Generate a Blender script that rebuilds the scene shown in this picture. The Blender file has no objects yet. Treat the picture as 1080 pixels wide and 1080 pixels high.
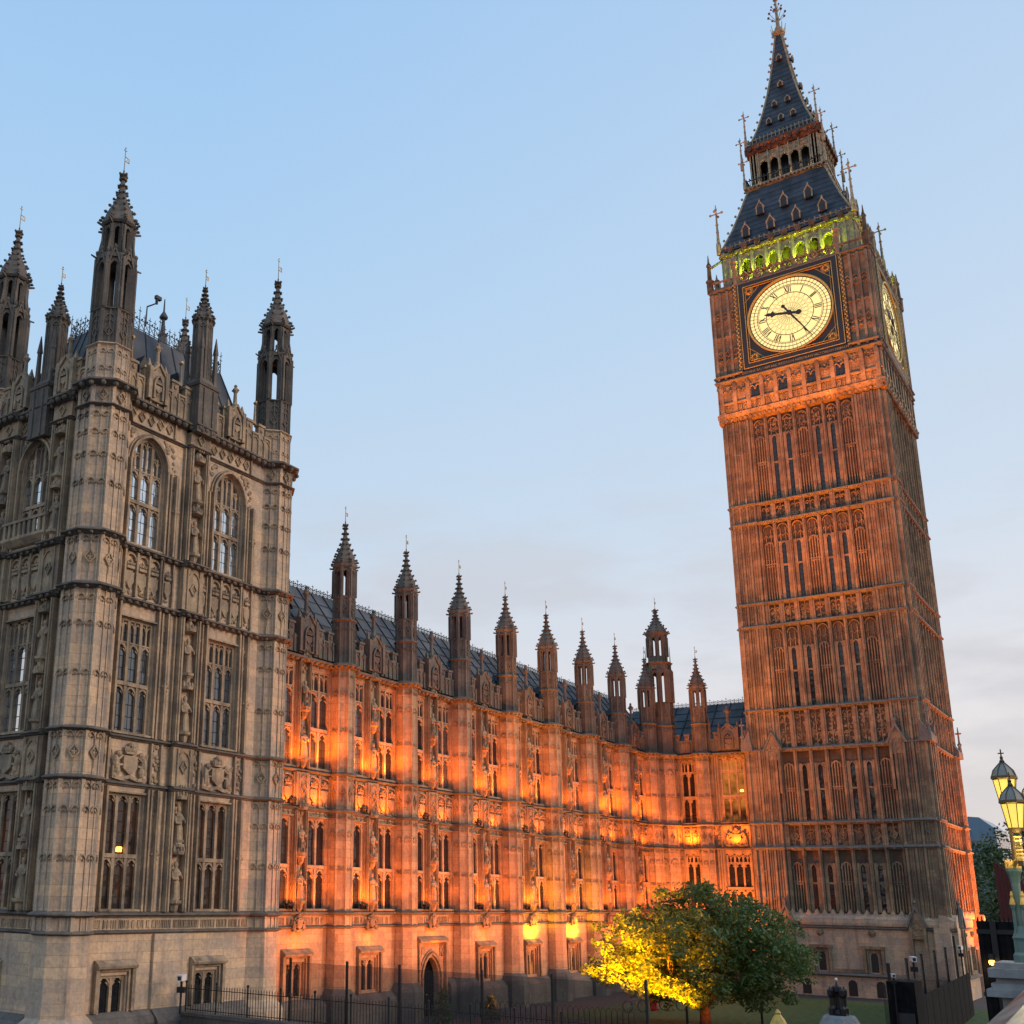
import bpy, bmesh, math, random
from mathutils import Matrix, Vector
random.seed(7)
PI = math.pi
R = math.radians
scene = bpy.context.scene
C = scene.collection

# ------------------------------------------------------------------ camera
EYE = 6.5
YAW, PIT, ROL, FOC, PX, PY = 0.920711026, 0.264904736, 0.0174583846, 1154.87747, 364.887829, 631.417982
fw = Vector((math.sin(YAW) * math.cos(PIT), math.cos(YAW) * math.cos(PIT), math.sin(PIT)))
rt0 = Vector((math.cos(YAW), -math.sin(YAW), 0))
up0 = rt0.cross(fw)
rt = math.cos(ROL) * rt0 + math.sin(ROL) * up0
up = -math.sin(ROL) * rt0 + math.cos(ROL) * up0
cam_d = bpy.data.cameras.new('camera')
cam = bpy.data.objects.new('camera', cam_d)
C.objects.link(cam)
m3 = Matrix((rt, up, -fw)).transposed()
cam.matrix_world = Matrix.Translation((0, 0, EYE)) @ m3.to_4x4()
cam_d.sensor_width = 36
cam_d.lens = FOC / 1080 * 36
cam_d.shift_x = (540 - PX) / 1080
cam_d.shift_y = (PY - 540) / 1080
cam_d.clip_start = 0.1
cam_d.clip_end = 6000
scene.camera = cam

# ------------------------------------------------------------------ sky
world = bpy.data.worlds.new("World")
scene.world = world
world.use_nodes = True
nt = world.node_tree
nt.nodes.clear()
N = nt.nodes.new
L = nt.links.new
wo = N('ShaderNodeOutputWorld')
bg = N('ShaderNodeBackground')
L(bg.outputs[0], wo.inputs[0])
tc = N('ShaderNodeTexCoord')
sep = N('ShaderNodeSeparateXYZ')
L(tc.outputs['Generated'], sep.inputs[0])
ramp = N('ShaderNodeValToRGB')
cr = ramp.color_ramp
cr.elements[0].position = 0.0
cr.elements[0].color = (0.74, 0.63, 0.62, 1)
cr.elements[1].position = 1.0
cr.elements[1].color = (0.25, 0.50, 0.84, 1)
for p, c in ((0.07, (0.76, 0.68, 0.69, 1)), (0.18, (0.70, 0.70, 0.75, 1)), (0.32, (0.53, 0.675, 0.84, 1)), (0.50, (0.42, 0.63, 0.87, 1)), (0.66, (0.355, 0.58, 0.865, 1))):
    e = cr.elements.new(p)
    e.color = c
L(sep.outputs['Z'], ramp.inputs[0])
# paler toward the west (image right)
dotn = N('ShaderNodeVectorMath'); dotn.operation = 'DOT_PRODUCT'
L(tc.outputs['Generated'], dotn.inputs[0])
dotn.inputs[1].default_value = (0.95, -0.3, 0)
wm = N('ShaderNodeMapRange'); wm.inputs[1].default_value = 0.35; wm.inputs[2].default_value = 1.0
wm.inputs[3].default_value = 0.0; wm.inputs[4].default_value = 0.42
L(dotn.outputs['Value'], wm.inputs[0])
mixw = N('ShaderNodeMixRGB'); mixw.inputs[2].default_value = (0.70, 0.71, 0.77, 1)
L(wm.outputs[0], mixw.inputs[0]); L(ramp.outputs[0], mixw.inputs[1])
# thin clouds
mp = N('ShaderNodeMapping'); mp.inputs['Scale'].default_value = (3.2, 3.2, 11.0)
L(tc.outputs['Generated'], mp.inputs[0])
nz = N('ShaderNodeTexNoise'); nz.inputs['Scale'].default_value = 1.6; nz.inputs['Detail'].default_value = 7; nz.inputs['Roughness'].default_value = 0.55
L(mp.outputs[0], nz.inputs['Vector'])
cmr = N('ShaderNodeMapRange'); cmr.inputs[1].default_value = 0.44; cmr.inputs[2].default_value = 0.62
cmr.inputs[3].default_value = 0.0; cmr.inputs[4].default_value = 0.9
L(nz.outputs[0], cmr.inputs[0])
elv = N('ShaderNodeMapRange'); elv.inputs[1].default_value = 0.42; elv.inputs[2].default_value = 0.2
elv.inputs[3].default_value = 0.0; elv.inputs[4].default_value = 1.0
L(sep.outputs['Z'], elv.inputs[0])
mul = N('ShaderNodeMath'); mul.operation = 'MULTIPLY'
L(cmr.outputs[0], mul.inputs[0]); L(elv.outputs[0], mul.inputs[1])
mixc = N('ShaderNodeMixRGB'); mixc.inputs[2].default_value = (0.57, 0.58, 0.64, 1)
L(mul.outputs[0], mixc.inputs[0]); L(mixw.outputs[0], mixc.inputs[1])
sky = N('ShaderNodeTexSky'); sky.sky_type = 'NISHITA'; sky.sun_disc = False
sky.sun_elevation = R(3); sky.sun_rotation = R(110)
skm = N('ShaderNodeMixRGB'); skm.blend_type = 'ADD'; skm.inputs[0].default_value = 0.02
L(mixc.outputs[0], skm.inputs[1]); L(sky.outputs[0], skm.inputs[2])
L(skm.outputs[0], bg.inputs[0])
bg.inputs[1].default_value = 1.0

# ------------------------------------------------------------------ last glow of the sun (north west, soft)
sd = bpy.data.lights.new('sun', 'SUN')
sd.energy = 1.7
sd.angle = R(25)
sd.color = (1.0, 0.73, 0.52)
sun = bpy.data.objects.new('sun', sd)
C.objects.link(sun)
sun.rotation_euler = Vector((-0.35, 0.85, -0.32)).to_track_quat('-Z', 'Y').to_euler()

scene.view_settings.view_transform = 'Standard'
scene.view_settings.look = 'None'
scene.view_settings.exposure = 0.0
scene.view_settings.gamma = 1.0
try:
    scene.cycles.use_denoising = True
    scene.cycles.sample_clamp_indirect = 4.0
    scene.cycles.max_bounces = 6
except Exception:
    pass

# ------------------------------------------------------------------ materials
def new_mat(name):
    m = bpy.data.materials.new(name)
    m.use_nodes = True
    t = m.node_tree
    b = t.nodes['Principled BSDF']
    return m, t, b

def plain(name, col, rough=0.6, metal=0.0, noise=0.0, scale=6.0, bump=0.0, emit=None, es=0.0):
    m, t, b = new_mat(name)
    b.inputs['Base Color'].default_value = (*col, 1)
    b.inputs['Roughness'].default_value = rough
    b.inputs['Metallic'].default_value = metal
    if noise or bump:
        g = t.nodes.new('ShaderNodeNewGeometry')
        n = t.nodes.new('ShaderNodeTexNoise'); n.inputs['Scale'].default_value = scale; n.inputs['Detail'].default_value = 6
        t.links.new(g.outputs['Position'], n.inputs['Vector'])
        if noise:
            r = t.nodes.new('ShaderNodeValToRGB')
            r.color_ramp.elements[0].position = 0.3
            r.color_ramp.elements[1].position = 0.7
            r.color_ramp.elements[0].color = (*[c * (1 - noise) for c in col], 1)
            r.color_ramp.elements[1].color = (*[min(1, c * (1 + noise)) for c in col], 1)
            t.links.new(n.outputs[0], r.inputs[0]); t.links.new(r.outputs[0], b.inputs['Base Color'])
        if bump:
            bp = t.nodes.new('ShaderNodeBump'); bp.inputs['Strength'].default_value = bump; bp.inputs['Distance'].default_value = 0.03
            t.links.new(n.outputs[0], bp.inputs['Height']); t.links.new(bp.outputs[0], b.inputs['Normal'])
    if emit:
        b.inputs['Emission Color'].default_value = (*emit, 1)
        b.inputs['Emission Strength'].default_value = es
    return m

def stone(name, c1, c2, c3, soot, blocks=True, bw=0.95, bh=0.42, sootamt=0.55):
    """ashlar blocks of differing tone, weather patches and vertical run-off streaks"""
    m, t, b = new_mat(name)
    n = t.nodes.new; l = t.links.new
    b.inputs['Roughness'].default_value = 0.85
    g = n('ShaderNodeNewGeometry')
    sp = n('ShaderNodeSeparateXYZ'); l(g.outputs['Position'], sp.inputs[0])
    a = n('ShaderNodeMath'); a.operation = 'MULTIPLY'; a.inputs[1].default_value = 1.23; l(sp.outputs['Y'], a.inputs[0])
    ad = n('ShaderNodeMath'); ad.operation = 'ADD'; l(sp.outputs['X'], ad.inputs[0]); l(a.outputs[0], ad.inputs[1])
    cb = n('ShaderNodeCombineXYZ'); l(ad.outputs[0], cb.inputs[0]); l(sp.outputs['Z'], cb.inputs[1])
    br = n('ShaderNodeTexBrick')
    br.inputs['Scale'].default_value = 1.0
    br.inputs['Brick Width'].default_value = bw
    br.inputs['Row Height'].default_value = bh
    br.inputs['Mortar Size'].default_value = 0.016 if blocks else 0.0
    br.inputs['Mortar Smooth'].default_value = 0.3
    br.inputs['Color1'].default_value = (*c1, 1)
    br.inputs['Color2'].default_value = (*c2, 1)
    br.inputs['Mortar'].default_value = (*[c * 0.66 for c in c1], 1)
    br.inputs['Bias'].default_value = -0.1
    l(cb.outputs[0], br.inputs['Vector'])
    # weather patches
    n1 = n('ShaderNodeTexNoise'); n1.inputs['Scale'].default_value = 0.65; n1.inputs['Detail'].default_value = 5; n1.inputs['Roughness'].default_value = 0.62
    l(g.outputs['Position'], n1.inputs['Vector'])
    m1 = n('ShaderNodeMapRange'); m1.inputs[1].default_value = 0.47; m1.inputs[2].default_value = 0.60; m1.inputs[4].default_value = 0.75
    l(n1.outputs[0], m1.inputs[0])
    x1 = n('ShaderNodeMixRGB'); x1.inputs[2].default_value = (*c3, 1)
    l(m1.outputs[0], x1.inputs[0]); l(br.outputs['Color'], x1.inputs[1])
    # streaks
    mp = n('ShaderNodeMapping'); mp.inputs['Scale'].default_value = (2.6, 2.6, 0.22)
    l(g.outputs['Position'], mp.inputs[0])
    n2 = n('ShaderNodeTexNoise'); n2.inputs['Scale'].default_value = 1.0; n2.inputs['Detail'].default_value = 6; n2.inputs['Roughness'].default_value = 0.6
    l(mp.outputs[0], n2.inputs['Vector'])
    m2 = n('ShaderNodeMapRange'); m2.inputs[1].default_value = 0.5; m2.inputs[2].default_value = 0.74; m2.inputs[4].default_value = sootamt
    l(n2.outputs[0], m2.inputs[0])
    x2 = n('ShaderNodeMixRGB'); x2.inputs[2].default_value = (*soot, 1)
    l(m2.outputs[0], x2.inputs[0]); l(x1.outputs[0], x2.inputs[1])
    # fine grain
    n3 = n('ShaderNodeTexNoise'); n3.inputs['Scale'].default_value = 7.0; n3.inputs['Detail'].default_value = 4
    l(g.outputs['Position'], n3.inputs['Vector'])
    x3 = n('ShaderNodeMixRGB'); x3.blend_type = 'MULTIPLY'; x3.inputs[0].default_value = 0.45
    r3 = n('ShaderNodeMapRange'); r3.inputs[1].default_value = 0.3; r3.inputs[2].default_value = 0.7; r3.inputs[3].default_value = 0.6; r3.inputs[4].default_value = 1.25
    l(n3.outputs[0], r3.inputs[0])
    l(x2.outputs[0], x3.inputs[1]); l(r3.outputs[0], x3.inputs[2])
    l(x3.outputs[0], b.inputs['Base Color'])
    bp = n('ShaderNodeBump'); bp.inputs['Strength'].default_value = 0.5; bp.inputs['Distance'].default_value = 0.03
    l(n3.outputs[0], bp.inputs['Height'])
    l(bp.outputs[0], b.inputs['Normal'])
    return m

M = {}
M['stone'] = stone('honey_limestone', (0.67, 0.465, 0.295), (0.47, 0.35, 0.25), (0.39, 0.31, 0.245), (0.15, 0.12, 0.095))
M['range_stone'] = stone('range_limestone', (0.50, 0.335, 0.195), (0.35, 0.245, 0.155), (0.27, 0.20, 0.14), (0.11, 0.085, 0.065))
M['range_carved'] = stone('range_carved_limestone', (0.36, 0.245, 0.145), (0.28, 0.195, 0.12), (0.16, 0.118, 0.08), (0.06, 0.048, 0.038), blocks=False, sootamt=0.8)  # darker than the range wall, recess shade put into the colour with the soot
M['carved'] = stone('carved_limestone', (0.44, 0.32, 0.205), (0.35, 0.26, 0.17), (0.19, 0.148, 0.11), (0.06, 0.048, 0.04), blocks=False, sootamt=0.8)  # darkened for soot and to paint in the shade of carved recesses
M['weathered_shaded'] = stone('weathered_shaded_limestone', (0.14, 0.117, 0.096), (0.11, 0.093, 0.078), (0.20, 0.165, 0.13), (0.038, 0.033, 0.03), blocks=False, sootamt=0.7)  # weathered tone, darkened further to paint in the silhouetted turret tops
M['tower_stone'] = stone('tower_limestone', (0.40, 0.275, 0.165), (0.25, 0.175, 0.11), (0.15, 0.112, 0.08), (0.055, 0.044, 0.036), bw=0.9, bh=0.5, sootamt=0.65)
M['tower_dark'] = stone('tower_string_stone', (0.20, 0.18, 0.155), (0.16, 0.145, 0.13), (0.24, 0.21, 0.18), (0.09, 0.082, 0.075), blocks=False)
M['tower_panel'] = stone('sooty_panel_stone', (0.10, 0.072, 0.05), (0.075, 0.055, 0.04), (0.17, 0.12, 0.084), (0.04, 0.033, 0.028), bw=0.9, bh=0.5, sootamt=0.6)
M['plinth'] = stone('plinth_stone', (0.17, 0.15, 0.13), (0.13, 0.115, 0.10), (0.09, 0.08, 0.07), (0.06, 0.055, 0.05), bw=1.4, bh=0.6)
M['grey_stone'] = stone('grey_granite', (0.30, 0.29, 0.28), (0.26, 0.255, 0.25), (0.22, 0.22, 0.22), (0.14, 0.14, 0.14), blocks=False)
M['glass'] = None
def glass_mat(name, base, rough, ior, lead=True, emit=None, es=0.0, pw=0.3, ph=0.42):
    m, t, b = new_mat(name)
    n = t.nodes.new; l = t.links.new
    b.inputs['Roughness'].default_value = rough
    b.inputs['IOR'].default_value = ior
    g = n('ShaderNodeNewGeometry')
    sp = n('ShaderNodeSeparateXYZ'); l(g.outputs['Position'], sp.inputs[0])
    ad = n('ShaderNodeMath'); ad.operation = 'ADD'; l(sp.outputs['X'], ad.inputs[0]); l(sp.outputs['Y'], ad.inputs[1])
    cb = n('ShaderNodeCombineXYZ'); l(ad.outputs[0], cb.inputs[0]); l(sp.outputs['Z'], cb.inputs[1])
    br = n('ShaderNodeTexBrick'); br.offset = 0.0
    br.inputs['Scale'].default_value = 1.0
    br.inputs['Brick Width'].default_value = pw; br.inputs['Row Height'].default_value = ph
    br.inputs['Mortar Size'].default_value = 0.018; br.inputs['Mortar Smooth'].default_value = 0.0
    br.inputs['Color1'].default_value = (*base, 1); br.inputs['Color2'].default_value = (*[c * 0.6 for c in base], 1)
    br.inputs['Mortar'].default_value = (0.02, 0.02, 0.022, 1)
    l(cb.outputs[0], br.inputs['Vector'])
    l(br.outputs['Color'], b.inputs['Base Color'])
    # leads are matt, panes bulge a little each their own way
    rr = n('ShaderNodeMapRange'); rr.inputs[3].default_value = rough; rr.inputs[4].default_value = 0.9
    l(br.outputs['Fac'], rr.inputs[0]); l(rr.outputs[0], b.inputs['Roughness'])
    sr = n('ShaderNodeMapRange'); sr.inputs[3].default_value = 0.5; sr.inputs[4].default_value = 0.05
    l(br.outputs['Fac'], sr.inputs[0]); l(sr.outputs[0], b.inputs['Specular IOR Level'])
    nn = n('ShaderNodeTexNoise'); nn.inputs['Scale'].default_value = 1.7; nn.inputs['Detail'].default_value = 1
    l(g.outputs['Position'], nn.inputs['Vector'])
    bp = n('ShaderNodeBump'); bp.inputs['Strength'].default_value = 0.3; bp.inputs['Distance'].default_value = 0.12
    l(nn.outputs[0], bp.inputs['Height']); l(bp.outputs[0], b.inputs['Normal'])
    if emit:
        n4 = n('ShaderNodeTexNoise'); n4.inputs['Scale'].default_value = 0.9; n4.inputs['Detail'].default_value = 2
        l(g.outputs['Position'], n4.inputs['Vector'])
        r4 = n('ShaderNodeMapRange'); r4.inputs[1].default_value = 0.38; r4.inputs[2].default_value = 0.68; r4.inputs[3].default_value = 0.0; r4.inputs[4].default_value = es
        l(n4.outputs[0], r4.inputs[0]); l(r4.outputs[0], b.inputs['Emission Strength'])
        b.inputs['Emission Color'].default_value = (*emit, 1)
    return m
M['glass'] = glass_mat('dark_leaded_glass', (0.018, 0.02, 0.025), 0.08, 1.55)
M['sky_glass'] = glass_mat('sky_reflecting_leaded_glass', (0.22, 0.24, 0.27), 0.06, 9.0, pw=0.32, ph=0.5)
M['half_glass'] = glass_mat('half_reflecting_leaded_glass', (0.06, 0.065, 0.075), 0.1, 2.0, pw=0.32, ph=0.5)
M['lit_glass'] = glass_mat('dimly_lit_leaded_glass', (0.02, 0.018, 0.016), 0.12, 1.5, emit=(1.0, 0.26, 0.03), es=0.035)
M['blind_glass'] = glass_mat('blind_backed_leaded_glass', (0.05, 0.046, 0.04), 0.15, 1.5)
M['amber_glass'] = glass_mat('amber_lit_glass', (0.05, 0.03, 0.02), 0.12, 1.5, emit=(1.0, 0.34, 0.05), es=0.5)
M['lamp_glow'] = plain('lamp_glow', (1, 0.7, 0.3), emit=(1.0, 0.5, 0.06), es=3.5)
M['slate'] = plain('cast_iron_roof', (0.07, 0.074, 0.082), 0.62, 0.0, 0.55, 0.7, 0.2)
M['slate_seam'] = plain('roof_seam_iron', (0.018, 0.02, 0.025), 0.5, 0.3)
M['tower_slate'] = plain('tower_iron_roof', (0.045, 0.052, 0.066), 0.65, 0.0, 0.6, 0.8, 0.2)
M['gold'] = plain('gilding', (0.36, 0.24, 0.09), 0.45, 0.6, 0.5, 3.0)
M['pale_gilt'] = plain('pale_gilt_stone', (0.36, 0.28, 0.17), 0.6, 0.1, 0.4, 3.0)
M['rust'] = plain('painted_red_gold_shields', (0.13, 0.05, 0.02), 0.5, 0.2, 0.9, 2.2)
M['gold_paint'] = plain('gold_paint', (0.62, 0.40, 0.09), 0.35, 0.3, 0.3, 9.0)
M['black_iron'] = plain('black_iron', (0.015, 0.015, 0.017), 0.45, 0.3)
M['dark_frame'] = plain('dial_frame_paint', (0.02, 0.02, 0.022), 0.5)
M['dull_glass'] = plain('dull_dark_glass', (0.02, 0.02, 0.022), 0.6)
M['dial'] = plain('opal_dial_glass', (0.35, 0.30, 0.16), 0.5, emit=(1.0, 0.75, 0.28), es=1.12)
M['white'] = plain('white_plastic', (0.78, 0.78, 0.78), 0.4)
M['bark'] = plain('bark', (0.09, 0.06, 0.04), 0.9, 0, 0.4, 8, 0.8)
M['copper'] = plain('green_bridge_paint', (0.10, 0.17, 0.155), 0.35, 0.1, 0.15, 5.0)
M['timber'] = plain('black_timber_boards', (0.010, 0.010, 0.011), 0.85, 0, 0.5, 3.0, 0.3)
M['timber'].node_tree.nodes['Principled BSDF'].inputs['Specular IOR Level'].default_value = 0.12
M['red'] = plain('dark_red_sheeting', (0.09, 0.012, 0.009), 0.7, 0, 0.25, 1.0)
M['blue_glass'] = plain('blue_office_glass', (0.13, 0.23, 0.32), 0.25, 0.0)
M['tyre'] = plain('tyre_rubber', (0.02, 0.02, 0.02), 0.8)
M['chrome'] = plain('bicycle_metal', (0.45, 0.45, 0.47), 0.3, 0.9)
M['cloth_red'] = plain('red_cloth', (0.45, 0.03, 0.04), 0.8)
M['lantern'] = plain('lit_lantern_glass', (0.9, 0.75, 0.35), 0.3, emit=(1.0, 0.60, 0.03), es=1.0)
M['lantern_core'] = plain('lamp_flame', (1, 0.9, 0.6), 0.3, emit=(1.0, 0.88, 0.50), es=9.0)
M['grass'] = plain('lawn_grass', (0.045, 0.09, 0.018), 0.9, 0, 0.45, 3.0, 0.6)
M['path'] = plain('dark_gravel_path', (0.06, 0.058, 0.058), 0.85, 0, 0.3, 4.0, 0.3)
M['road'] = plain('asphalt_road', (0.05, 0.05, 0.052), 0.8, 0, 0.25, 6.0, 0.3)

def leaf_mat(name, c1, c2, trans=0.35):
    m, t, b = new_mat(name)
    n = t.nodes.new; l = t.links.new
    g = n('ShaderNodeNewGeometry')
    r = n('ShaderNodeValToRGB')
    r.color_ramp.elements[0].color = (*c1, 1); r.color_ramp.elements[1].color = (*c2, 1)
    l(g.outputs['Random Per Island'], r.inputs[0])
    l(r.outputs[0], b.inputs['Base Color'])
    b.inputs['Roughness'].default_value = 0.45
    tr = n('ShaderNodeBsdfTranslucent'); l(r.outputs[0], tr.inputs[0])
    mx = n('ShaderNodeMixShader'); mx.inputs[0].default_value = trans
    l(b.outputs[0], mx.inputs[1]); l(tr.outputs[0], mx.inputs[2])
    l(mx.outputs[0], t.nodes['Material Output'].inputs[0])
    return m
M['leaf'] = leaf_mat('tree_leaves', (0.055, 0.125, 0.03), (0.125, 0.165, 0.035))
M['leaf_dark'] = leaf_mat('distant_leaves', (0.03, 0.06, 0.016), (0.07, 0.11, 0.03), 0.25)
def mesh_mat():
    m, t, b = new_mat('fine_security_mesh')
    b.inputs['Base Color'].default_value = (0.02, 0.02, 0.022, 1)
    tr = t.nodes.new('ShaderNodeBsdfTransparent')
    mx = t.nodes.new('ShaderNodeMixShader'); mx.inputs[0].default_value = 0.74
    t.links.new(b.outputs[0], mx.inputs[1]); t.links.new(tr.outputs[0], mx.inputs[2])
    t.links.new(mx.outputs[0], t.nodes['Material Output'].inputs[0])
    return m
M['mesh'] = mesh_mat()

# ------------------------------------------------------------------ mesh builder
class MB:
    def __init__(s):
        s.v = []; s.f = []; s.mi = []; s.X = None; s.cur = 0
    def add(s, vs, fs):
        o = len(s.v)
        if s.X is not None:
            X = s.X
            vs = [tuple(X @ Vector(p)) for p in vs]
        s.v.extend(vs)
        for f in fs:
            s.f.append(tuple(i + o for i in f)); s.mi.append(s.cur)
    def box(s, x0, x1, y0, y1, z0, z1):
        s.add([(x0, y0, z0), (x1, y0, z0), (x1, y1, z0), (x0, y1, z0), (x0, y0, z1), (x1, y0, z1), (x1, y1, z1), (x0, y1, z1)],
              [(0, 3, 2, 1), (4, 5, 6, 7), (0, 1, 5, 4), (1, 2, 6, 5), (2, 3, 7, 6), (3, 0, 4, 7)])
    def prism(s, pts, y0, y1):
        """outline in the x-z plane pushed through y"""
        n = len(pts)
        vs = [(x, y0, z) for x, z in pts] + [(x, y1, z) for x, z in pts]
        fs = [tuple(range(n)), tuple(range(2 * n - 1, n - 1, -1))]
        fs += [(i, (i + 1) % n, (i + 1) % n + n, i + n) for i in range(n)]
        s.add(vs, fs)
    def profile(s, pts, x0, x1):
        """outline in the y-z plane pushed along x"""
        n = len(pts)
        vs = [(x0, y, z) for y, z in pts] + [(x1, y, z) for y, z in pts]
        fs = [tuple(range(n)), tuple(range(2 * n - 1, n - 1, -1))]
        fs += [(i, i + n, (i + 1) % n + n, (i + 1) % n) for i in range(n)]
        s.add(vs, fs)
    def bar(s, p, q, w, y0, y1):
        """straight bar from p to q in the x-z plane, width w"""
        dx, dz = q[0] - p[0], q[1] - p[1]
        d = math.hypot(dx, dz) or 1e-6
        nx, nz = -dz / d * w / 2, dx / d * w / 2
        s.prism([(p[0] - nx, p[1] - nz), (q[0] - nx, q[1] - nz), (q[0] + nx, q[1] + nz), (p[0] + nx, p[1] + nz)], y0, y1)
    def strip(s, pts, w, y0, y1):
        for a, b in zip(pts, pts[1:]):
            s.bar(a, b, w, y0, y1)
    def lathe(s, prof, n=8, cx=0, cy=0, rot=0.0, sy=1.0, cap=True):
        vs = []; fs = []
        for r, z in prof:
            for k in range(n):
                a = rot + 2 * PI * k / n
                vs.append((cx + r * math.cos(a), cy + sy * r * math.sin(a), z))
        for i in range(len(prof) - 1):
            for k in range(n):
                k2 = (k + 1) % n
                fs.append((i * n + k, i * n + k2, (i + 1) * n + k2, (i + 1) * n + k))
        if cap:
            fs.append(tuple(range(n - 1, -1, -1)))
            b = (len(prof) - 1) * n
            fs.append(tuple(range(b, b + n)))
        s.add(vs, fs)
    def tube(s, p, q, r, r2=None, n=6):
        p = Vector(p); q = Vector(q); r2 = r if r2 is None else r2
        d = (q - p)
        if d.length < 1e-6: return
        d.normalize()
        a = d.orthogonal().normalized(); b = d.cross(a)
        vs = []
        for c, rr in ((p, r), (q, r2)):
            for k in range(n):
                t = 2 * PI * k / n
                vs.append(tuple(c + rr * (math.cos(t) * a + math.sin(t) * b)))
        fs = [(k, (k + 1) % n, (k + 1) % n + n, k + n) for k in range(n)]
        fs += [tuple(range(n - 1, -1, -1)), tuple(range(n, 2 * n))]
        s.add(vs, fs)
    def blob(s, x, y, z, r, sx=1, sy=1, sz=1, n=6):
        pr = [(0.02, -1), (0.62, -0.72), (0.95, -0.2), (0.9, 0.35), (0.5, 0.82), (0.02, 1)]
        vs = []; fs = []
        ro = random.random()
        for q, h in pr:
            for k in range(n):
                a = ro + 2 * PI * k / n
                vs.append((x + r * sx * q * math.cos(a), y + r * sy * q * math.sin(a), z + r * sz * h))
        for i in range(len(pr) - 1):
            for k in range(n):
                k2 = (k + 1) % n
                fs.append((i * n + k, i * n + k2, (i + 1) * n + k2, (i + 1) * n + k))
        s.add(vs, fs)
    def mesh(s, name, mats):
        me = bpy.data.meshes.new(name)
        me.from_pydata(s.v, [], s.f)
        for m in (mats if isinstance(mats, (list, tuple)) else [mats]):
            me.materials.append(m)
        if any(s.mi):
            me.polygons.foreach_set('material_index', s.mi)
        me.update()
        return me

def link(name, me, parent=None, loc=(0, 0, 0), rz=0.0):
    o = bpy.data.objects.new(name, me)
    C.objects.link(o)
    if parent: o.parent = parent
    o.location = loc
    o.rotation_euler = (0, 0, rz)
    return o
def part(name, mb, parent, mats, loc=(0, 0, 0), rz=0.0):
    return link(name, mb.mesh(name, mats), parent, loc, rz)
def tag(o, label, cat, group=None, kind=None):
    if label: o['label'] = label
    if cat: o['category'] = cat
    if group: o['group'] = group
    if kind: o['kind'] = kind
    return o
def thing(name, label, cat, loc=(0, 0, 0), rz=0.0, group=None):
    o = bpy.data.objects.new(name, None)
    C.objects.link(o)
    o.location = loc; o.rotation_euler = (0, 0, rz); o.empty_display_size = 0.3
    return tag(o, label, cat, group)
def copy_tree(o, parent=None, loc=None, rz=None):
    c = o.copy(); C.objects.link(c)
    c.parent = parent
    if loc is not None: c.location = loc
    if rz is not None: c.rotation_euler = (0, 0, rz)
    for ch in list(o.children):
        copy_tree(ch, c)
    return c
def structure(name, mb, mats):
    o = part(name, mb, None, mats); o['kind'] = 'structure'; return o
EAST = -PI / 2          # local frame (x right, y inward, z up) turned to face east

# ------------------------------------------------------------------ gothic vocabulary
def arch_pts(cx, w, zs, rise, n=6):
    """two centred pointed arch, left springing to right springing"""
    h = w / 2
    Rr = (h * h + rise * rise) / (2 * h)
    a1 = math.asin(min(1, rise / Rr)) if rise <= Rr else PI / 2
    left = []
    for i in range(n + 1):
        t = a1 * i / n
        left.append((cx - h + Rr - Rr * math.cos(t), zs + Rr * math.sin(t)))
    return left + [(2 * cx - x, z) for x, z in reversed(left[:-1])]
def hood_arch(mb, cx, w, zs, rise, t, y0, y1, n=5):
    mb.strip(arch_pts(cx, w, zs, rise, n), t, y0, y1)
def string(mb, x0, x1, z, h=0.22, p=0.2, y=0.0, boss=0.0, step=0.55):
    """moulded string course with carved bosses in its hollow"""
    mb.profile([(y + 0.02, z), (y - p * 0.45, z + 0.02), (y - p * 0.5, z + h * 0.3), (y - p, z + h * 0.5), (y - p, z + h * 0.75), (y - p * 0.25, z + h * 1.15), (y + 0.02, z + h * 1.3)], x0, x1)
    if boss:
        n = max(1, int((x1 - x0) / step))
        for i in range(n):
            x = x0 + (i + 0.5) * (x1 - x0) / n
            mb.blob(x, y - p * 0.72, z + h * 0.22, boss, 1.25, 0.8, 0.85, 6)
def trefoil_panel(mb, x0, x1, z0, z1, y, d=0.06, t=0.06, sub=1):
    """blind panel: raised border, cusped heads, sub panels"""
    mb.box(x0, x0 + t, y - d, y, z0, z1); mb.box(x1 - t, x1, y - d, y, z0, z1)
    w = (x1 - x0) / sub
    for i in range(sub):
        a = x0 + i * w
        if i: mb.box(a - t * 0.4, a + t * 0.4, y - d * 0.9, y, z0, z1)
        hood_arch(mb, a + w / 2, w - t, z1 - w * 0.75, w * 0.62, t * 0.8, y - d * 0.9, y, 3)
def diamond(mb, cx, cz, r, y, d=0.07):
    t = r * 0.22
    p = [(cx, cz - r), (cx + r * 0.8, cz), (cx, cz + r), (cx - r * 0.8, cz), (cx, cz - r)]
    mb.strip(p, t, y - d, y)
    for dx, dz in ((0.3, 0), (-0.3, 0), (0, 0.36), (0, -0.36)):
        mb.blob(cx + dx * r, y - d * 0.3, cz + dz * r, r * 0.2, 1, 0.5, 1, 5)
def foliage(mb, x0, x1, z0, z1, y, n, r=0.07, d=0.08):
    for i in range(n):
        mb.blob(random.uniform(x0, x1), y - random.uniform(0, d) * 0.4, random.uniform(z0, z1), r * random.uniform(0.6, 1.3), random.uniform(0.7, 1.5), 0.8, random.uniform(0.7, 1.5), 5)
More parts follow.
